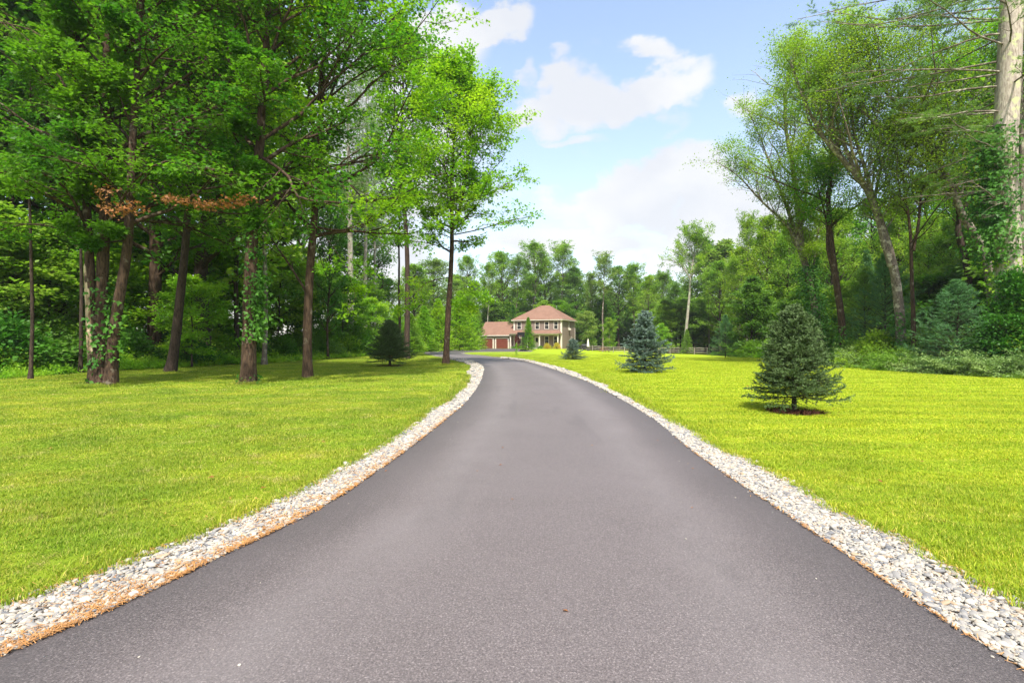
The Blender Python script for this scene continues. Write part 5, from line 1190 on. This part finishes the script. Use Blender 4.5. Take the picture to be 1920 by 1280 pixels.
r2, rb2, rp2 = lean_tree('broadleaf_tree', 'rough brown trunk leaning left, between the ivy-clad tree and the forked pale one', 1584, 34,
    [[(1584, 668), (1578, 600), (1567, 520), (1558, 450), (1552, 380), (1560, 300), (1552, 200), (1560, 110)], [(1567, 520), (1553, 470), (1550, 420), (1530, 330)]], [.24, .12], 2.0, 62, 8.5, nl=22, per=7, bark=M_bark, leafm=M_maple, leaf=.15, **A)
ivy(r2, rp2[0], .25, 0, 2.6, 420, .16, 23, off=.25)
r3, rb3, rp3 = lean_tree('broadleaf_tree', 'large forked trunk with pale patchy bark arching left toward the lawn', 1692, 30,
    [[(1692, 670), (1687, 590), (1679, 520), (1665, 460), (1648, 410), (1620, 345), (1582, 300), (1540, 250), (1500, 170), (1480, 110)], [(1672, 498), (1655, 450), (1645, 400), (1630, 340), (1600, 240), (1590, 150), (1570, 60)], [(1620, 345), (1590, 290), (1560, 200), (1552, 130)]],
    [.29, .15, .12], 2.6, 63, 7.6, nl=40, per=8, leaf=.14, **A)
ivy(r3, rp3[0], .30, 0, 3.2, 900, .16, 24, off=.3)
r4, rb4, rp4 = lean_tree('broadleaf_tree', 'slim twin-topped grey trunk just right of the forked pale one', 1715, 29,
    [[(1715, 676), (1713, 600), (1711, 520), (1709, 440), (1702, 390), (1690, 320), (1672, 250)], [(1711, 470), (1722, 420), (1727, 370), (1738, 300), (1740, 220)]], [.14, .09], 1.9, 64, 8.2, nl=24, per=7, leaf=.13, bark=M_bark, **A)
r5, rb5, rp5 = lean_tree('broadleaf_tree', 'curved brown trunk bending left beside the big pine', 1862, 29,
    [[(1862, 660), (1861, 580), (1853, 500), (1842, 460), (1815, 425), (1800, 395), (1780, 343), (1757, 300), (1725, 255), (1690, 205), (1650, 160), (1600, 90)], [(1730, 260), (1690, 250), (1650, 240), (1600, 200), (1560, 190)], [(1780, 343), (1750, 320), (1700, 300), (1660, 270)]],
    [.27, .12, .10], 2.7, 65, 8.5, nl=44, per=8, leaf=.14, **A)
r6, rb6, rp6 = lean_tree('broadleaf_tree', 'dark trunk behind the curved brown one, leaning left with small leaves', 1820, 34,
    [[(1824, 640), (1817, 535), (1808, 480), (1795, 420), (1838, 320), (1815, 260), (1780, 200), (1740, 140)], [(1838, 320), (1860, 240), (1850, 160)]], [.24, .14], 2.8, 66, 9, nl=30, per=8, leaf=.15, leafm=M_maple, bark=M_bark_d, **A)
lean_tree('broadleaf_tree', 'tall airy tree rising between the curved brown trunk and the massive pine', 1838, 36,
    [[(1846, 640), (1840, 540), (1846, 440), (1838, 340), (1812, 240), (1778, 140), (1745, 50), (1730, -20)], [(1838, 340), (1858, 250), (1850, 150), (1835, 60)], [(1812, 240), (1770, 190), (1715, 130), (1680, 60)]], [.22, .13, .10], 3.0, 67, 8.5, nl=40, per=8, leaf=.15, bark=M_bark_d, **A)
# the big pine at the right edge
pb = onground(1893, 24.5)
pp = px_path([(1893, 690), (1893, 600), (1891, 500), (1887, 400), (1884, 300), (1888, 200), (1893, 100), (1897, 0), (1900, -120), (1900, -260)], 24.5, pb); pp[0] = (pp[0][0], pp[0][1], -.2)
def big_pine():
    rng = np.random.default_rng(70); P, _ = resample(pp, 40); Rr = np.linspace(.52, .40, 40) * (1 + rng.normal(size=40) * .012)
    L1P = []; L1R = []; names = []
    lst = [(2, 2.0, -1), (-8, 3.2, 1)]
    zs = list(np.linspace(7.5, 23.5, 52))
    for i, z in enumerate(zs):
        f = np.interp(z, P[:, 2], np.arange(40)); i0 = int(f); p = P[i0]
        az = math.pi + rng.normal() * .7 if i % 3 else rng.uniform(0, 6.28); L = (3.2 + 2.6 * rng.uniform()) if z > 11 else rng.uniform(1.2, 4.5)
        if 13.5 < z < 20 and i % 2: az = math.pi + rng.uniform(-.5, .35); L = rng.uniform(6, 9.5)
        d = np.array([math.cos(az), math.sin(az), rng.uniform(-.05, .18)]); q = p.copy(); pts = [q.copy()]
        for s in range(8): q = q + nrm(d) * L / 8; pts.append(q.copy()); d = d + np.array([0, 0, rng.normal() * .05 + (.02 if s > 3 else -.03)]) + rng.normal(size=3) * .06
        L1P.append(pts); L1R.append(np.linspace(.05, .012, 9))
    L1P = np.array(L1P); L1R = np.array(L1R); green = L1P[:, 0, 2] > 9.5
    P2, R2, _ = kids(L1P, L1R, 9, .2, 1.0, .8, np.full((len(L1P), 9), .85), .4, .02, 5, rng, .5, .12)
    g2 = np.repeat(green, 9) & (rng.uniform(size=len(P2)) < .8); Pg = P2[g2]
    P3, R3, _ = kids(Pg, R2[g2], 6, .3, 1.0, .7, np.full((len(Pg), 6), .32), .5, .04, 4, rng, .5, .1)
    n3 = len(P3); per = 44; pos, fw, no = leaf_points(P3, per, rng, .012, 1, 1.0, .2)
    tan = np.repeat(nrm(P3[:, -1] - P3[:, 0]), per, 0); fw = nrm(tan * .9 + rng.normal(size=pos.shape) * .55)
    crown = leaves_mesh('crown', pos, fw, no, .15 * rng.uniform(.7, 1.2, len(pos)), T_NEEDLE, M_pine, wid=.10)
    return dict(trunk=tube_mesh('trunk', [(P[None], Rr[None], 18)], M_bark_pine), branches=tube_mesh('branches', [(L1P, L1R, 6), (P2, R2, 4), (P3, R3, 3)], M_bark_l), crown=crown, H=25)
bp = place(big_pine(), pb, 'massive straight pine with pale lichened bark at the right edge of the photo', None, 0, 'pine_tree', 'tree')
ivy(bp, pp, .50, 5.2, 11.8, 4200, .17, 31, M_ivy, .55, side=2.9); ivy(bp, pp, .50, 1.0, 5.5, 1300, .15, 32, M_weed, .4)
tree('whitepine', 1917, 27, -320, 'thin pale trunk just right of the massive pine', None, M_pine, M_bark_l, sx=.5, name='pine_tree')
# climbing thicket below the pine
place_shrub(SH['thick'], onground(1912, 23.6), 'bright leafy vine thicket heaped at the foot of the massive pine', 4.3, .4, 1.0, name='vine_thicket', leafm=M_ivy)
place_shrub(SH['thick'], onground(1985, 23), 'tall leafy thicket cut off by the right edge of the photo', 4.4, 1.4, 1.1, name='vine_thicket', leafm=M_mid)
place_shrub(SH['thick'], onground(1872, 25.5), 'darker vine thicket between the massive pine and the young pine', 2.5, 2.4, 1.2, name='vine_thicket', leafm=M_dark)
# young pine
tree('ypine', 1794, 25, 528, 'feathery blue green young pine left of the massive pine', None, M_ypine, None, name='young_pine', sx=1.3)
tree('ypine', 1660, 34, 480, 'dark young pine behind the forked pale trunk', None, M_ypine, None, name='young_pine', sx=1.0)
tree('ypine', 1622, 36, 505, 'dark young pine just right of the rough brown trunk', None, M_dark, None, name='young_pine', sx=1.0)
# low border bushes
jl = [(1585, 683, 32, .9, 'low grey green bush behind the nearest spruce, right side'), (1612, 686, 29, 1.0, 'rounded grey green bush left of the pale forked trunk'), (1640, 690, 28, 1.1, 'bushy juniper-like mound below the forked pale trunk'),
      (1668, 692, 26.5, 1.0, 'dark low bush directly below the forked pale trunk'), (1700, 695, 25.5, 1.0, 'dark rounded bush at the foot of the slim twin-topped trunk'), (1735, 699, 24, .85, 'low feathery bush left in front of the young pine'),
      (1770, 701, 23.2, .95, 'feathery bush right in front of the young pine'), (1806, 703, 22.5, .95, 'arching feathery bush just right of the young pine foot'), (1842, 706, 21.8, .95, 'arching feathery bush below the curved brown trunk'),
      (1878, 708, 21.2, 1.0, 'arching feathery bush in front of the vine thicket'), (1918, 711, 20.6, 1.05, 'feathery bush cut by the right edge of the photo')]
for i, (px, py, Y, h, label) in enumerate(jl):
    o = place_shrub(SH['jun'], onground(px, Y + .9), label, h * 1.05, i * 1.9, 1.15, group='low border bushes on the right', leafm=[M_juniper, M_juniper, M_mid, M_dark, M_mid, M_juniper][i % 6] if i < 5 else M_juniper)
for i, (px, Y, h, label, lm) in enumerate([(1530, 44, 1.6, 'green bush left of the ivy-clad trunk foot', M_mid), (1562, 39, 1.5, 'green bush at the foot of the ivy-clad trunk', M_ivy), (1605, 33, 1.5, 'dark bush between the rough brown and the forked trunk', M_dark), (1650, 31, 1.9, 'olive bush leaning out left of the forked trunk', M_olive),
        (1500, 48, 1.8, 'green bush behind the nearest spruce tip', M_mid), (1450, 54, 1.8, 'green bush at the wood edge left of the nearest spruce', M_weed), (1410, 56, 1.7, 'reddish green bush at the wood edge between the two big lawn spruces', M_mid), (1740, 29, 1.9, 'dark bush behind the young pine, left side', M_dark), (1830, 28, 2.0, 'dark bush behind the young pine, right side', M_dark), (1690, 33, 1.6, 'dark bush behind the foot of the forked trunk', M_dark)]):
    place_shrub(SH['bush'], onground(px, Y), label, h, i * 1.3, 1.3, leafm=lm)
GR_ = 'understory of the right wood'
for i, (px, Y, top) in enumerate([(1480, 50, 560), (1520, 48, 540), (1600, 42, 530), (1640, 44, 540), (1700, 40, 520), (1750, 38, 520), (1770, 42, 500), (1830, 36, 500), (1880, 34, 480), (1930, 30, 470), (1980, 28, 440), (1440, 58, 560), (1570, 46, 560), (1900, 44, 420), (2040, 30, 300), (2100, 34, 200)]):
    tree('under', px, Y, top, 'leafy understory tree in the shade of the right wood', GR_, rr.choice([M_dark, M_mid, M_maple_d]), M_bark_d, sx=rr.uniform(1.1, 1.5), name='understory_tree')
for i, (px, Y, top) in enumerate([(2080, 30, -200), (2250, 30, -300), (1990, 46, 60), (2120, 52, 0), (1900, 60, 200), (1820, 66, 280), (1730, 70, 330), (1640, 74, 380), (1570, 80, 400), (1500, 84, 430)]):
    tree(('full', 'full2')[i % 2], px, Y, top, 'leafy tree deep inside the right wood', 'trees inside the right wood', rr.choice([M_mid, M_olive, M_maple]), M_bark_d, sx=rr.uniform(.95, 1.2))

# ------------------------------------------------------------------ say where each look-alike of the wood stands, by the things it is seen next to
MARKS = {'left wood': [(-1e4, 'the left photo edge'), (57, 'the leftmost thin trunk'), (151, 'the thin bent trunk'), (200, 'the triple-stemmed tree'), (288, 'the ivy-flecked trunk'), (340, 'the leaning trunk'),
                       (466, 'the ivy-sleeved trunk'), (577, 'the long-limbed trunk'), (657, 'the tallest pale pine'), (703, 'the slim pale pine'), (836, 'the free slim tree')],
         'far wood': [(-1e4, 'the left wood'), (836, 'the free slim tree'), (895, 'the garage'), (963, 'the main house'), (1080, 'its right wall'), (1130, 'the bare-trunked tree'), (1209, 'the blue spruce'), (1290, 'the big oak'),
                      (1400, 'the white trunk'), (1489, 'the nearest spruce'), (1543, 'the ivy-clad tree'), (1690, 'the forked pale trunk'), (1794, 'the young pine'), (1893, 'the massive pine')]}
MARKS['right wood'] = MARKS['far wood']
RANK = ['nearest', 'second', 'third', 'fourth', 'fifth', 'sixth', 'seventh', 'eighth', 'ninth', 'tenth', 'eleventh', 'twelfth', 'thirteenth']
def relabel():
    KIND = {'trees inside the left wood': ('left wood', 'leafy left-wood tree'), 'understory of the left wood': ('left wood', 'low left-wood tree'), 'bushes under the left wood': ('left wood', 'left-wood bush'),
            'trees at the back of the far wood': ('far wood', 'back row tree'), 'lower trees at the foot of the far wood': ('far wood', 'low far-wood tree'),
            'understory of the right wood': ('right wood', 'low right-wood tree'), 'trees inside the right wood': ('right wood', 'tall right-wood tree')}
    for gname, (wood, base) in KIND.items():
        marks = MARKS[wood]; bins = {}
        for o in [o for o in C.objects if o.get('group') == gname and o.get('category')]:
            px = 960 + F * o.location.x / o.location.y; k = max(i for i, (x, _) in enumerate(marks) if px >= x)
            if px < 0: where = 'cut off by the left photo edge'
            elif px > 1920: where = 'cut off by the right photo edge'
            elif k + 1 < len(marks): where = 'between %s and %s' % (marks[k][1], marks[k + 1][1])
            else: where = 'right of %s' % marks[k][1]
            bins.setdefault(where, []).append(o)
        for where, lst in bins.items():
            lst.sort(key=lambda q: q.location.y)
            for i, o in enumerate(lst):
                o['label'] = (('%s, ' % base) if len(lst) == 1 else '%s %s, ' % (RANK[min(i, 12)], base)) + where
relabel()

# ------------------------------------------------------------------ summer haze: one closed box of thin air round everything
def haze():
    b = MB(); b.box(-430, 430, -160, 530, -1.8, 44); m = D.materials.new('haze'); m.use_nodes = True; nt = m.node_tree; nt.nodes.remove(nt.nodes['Principled BSDF'])
    v = nt.nodes.new('ShaderNodeVolumePrincipled'); v.inputs['Color'].default_value = (.93, .96, 1, 1); v.inputs['Density'].default_value = HAZE; v.inputs['Anisotropy'].default_value = .2
    nt.links.new(v.outputs[0], nt.nodes['Material Output'].inputs['Volume']); o = b.build('haze', m); tag(o, 'thin bright summer haze filling the whole clearing', 'haze', kind='stuff')
HAZE = .00025
haze()

def litter():
    r = np.random.default_rng(91); n = 30; y = r.uniform(1.9, 16, n); le = np.interp(y, LEc[:, 1], LEc[:, 0]); re_ = np.interp(y, REc[:, 1], REc[:, 0]); t = np.clip(r.beta(.5, .5, n), .02, .98)
    x = le * (1 - t) + re_ * t; pos = np.c_[x, y, np.full(n, .014)]; me = leaves_mesh('fallen_leaf', pos, np.c_[r.normal(size=(n, 2)), np.zeros(n)], np.c_[r.normal(size=(n, 2)) * .15, np.ones(n)], r.uniform(.012, .045, n), T_MAPLE, M_dead)
    tag(link('fallen_leaves', me), 'tiny dry leaf scraps blown over the asphalt', 'leaves', kind='stuff')
    n = 70; y = r.uniform(1.9, 18, n) ; le = np.interp(y, LEc[:, 1], LEc[:, 0]); re_ = np.interp(y, REc[:, 1], REc[:, 0]); t = np.clip(r.beta(.35, .35, n), .01, .99); x = le * (1 - t) + re_ * t; s = r.uniform(.003, .009, n)
    scatter('stray_stones', np.c_[x, y, np.full(n, .011)], np.c_[np.zeros((n, 2)), r.uniform(0, 6, n)], np.c_[s, s * .8, s * .6], STONES, 'small pale stones strayed onto the asphalt', 'stones')
    x, y, r = lawn_points(2, 22, .3, 92); n = len(x); me = leaves_mesh('fallen_leaf', np.c_[x, y, np.full(n, .045)], np.c_[r.normal(size=(n, 2)), np.zeros(n)], np.c_[r.normal(size=(n, 2)) * .4, np.ones(n)], r.uniform(.03, .075, n), T_MAPLE, M_dead)
    tag(link('fallen_leaves', me), 'scattered brown leaves lying in the cut grass', 'leaves', kind='stuff')
litter()

def base_tufts():
    r = np.random.default_rng(95); P = []
    for (p, rad, n) in ((b1, .62, 420), (b2, .36, 220), (b3, .30, 180), (b4, .34, 160), (b5, .34, 200), (ground_px(1209, 698), .3, 90), (ground_px(1074, 674), .3, 80)):
        a = r.uniform(0, 6.28, n); q = rad * r.uniform(.55, 1.25, n); P.append(np.c_[p.x + np.cos(a) * q, p.y + np.sin(a) * q, np.zeros(n)])
    P = np.concatenate(P); n = len(P); s = r.uniform(1.2, 2.6, n)
    scatter('grass_fringe', P, np.c_[r.normal(size=(n, 2)) * .25, r.uniform(0, 6.28, n)], np.c_[s, s, s * r.uniform(.8, 1.6, n)], TU_N, 'uncut grass tufts round the feet of the trunks', 'grass')
base_tufts()
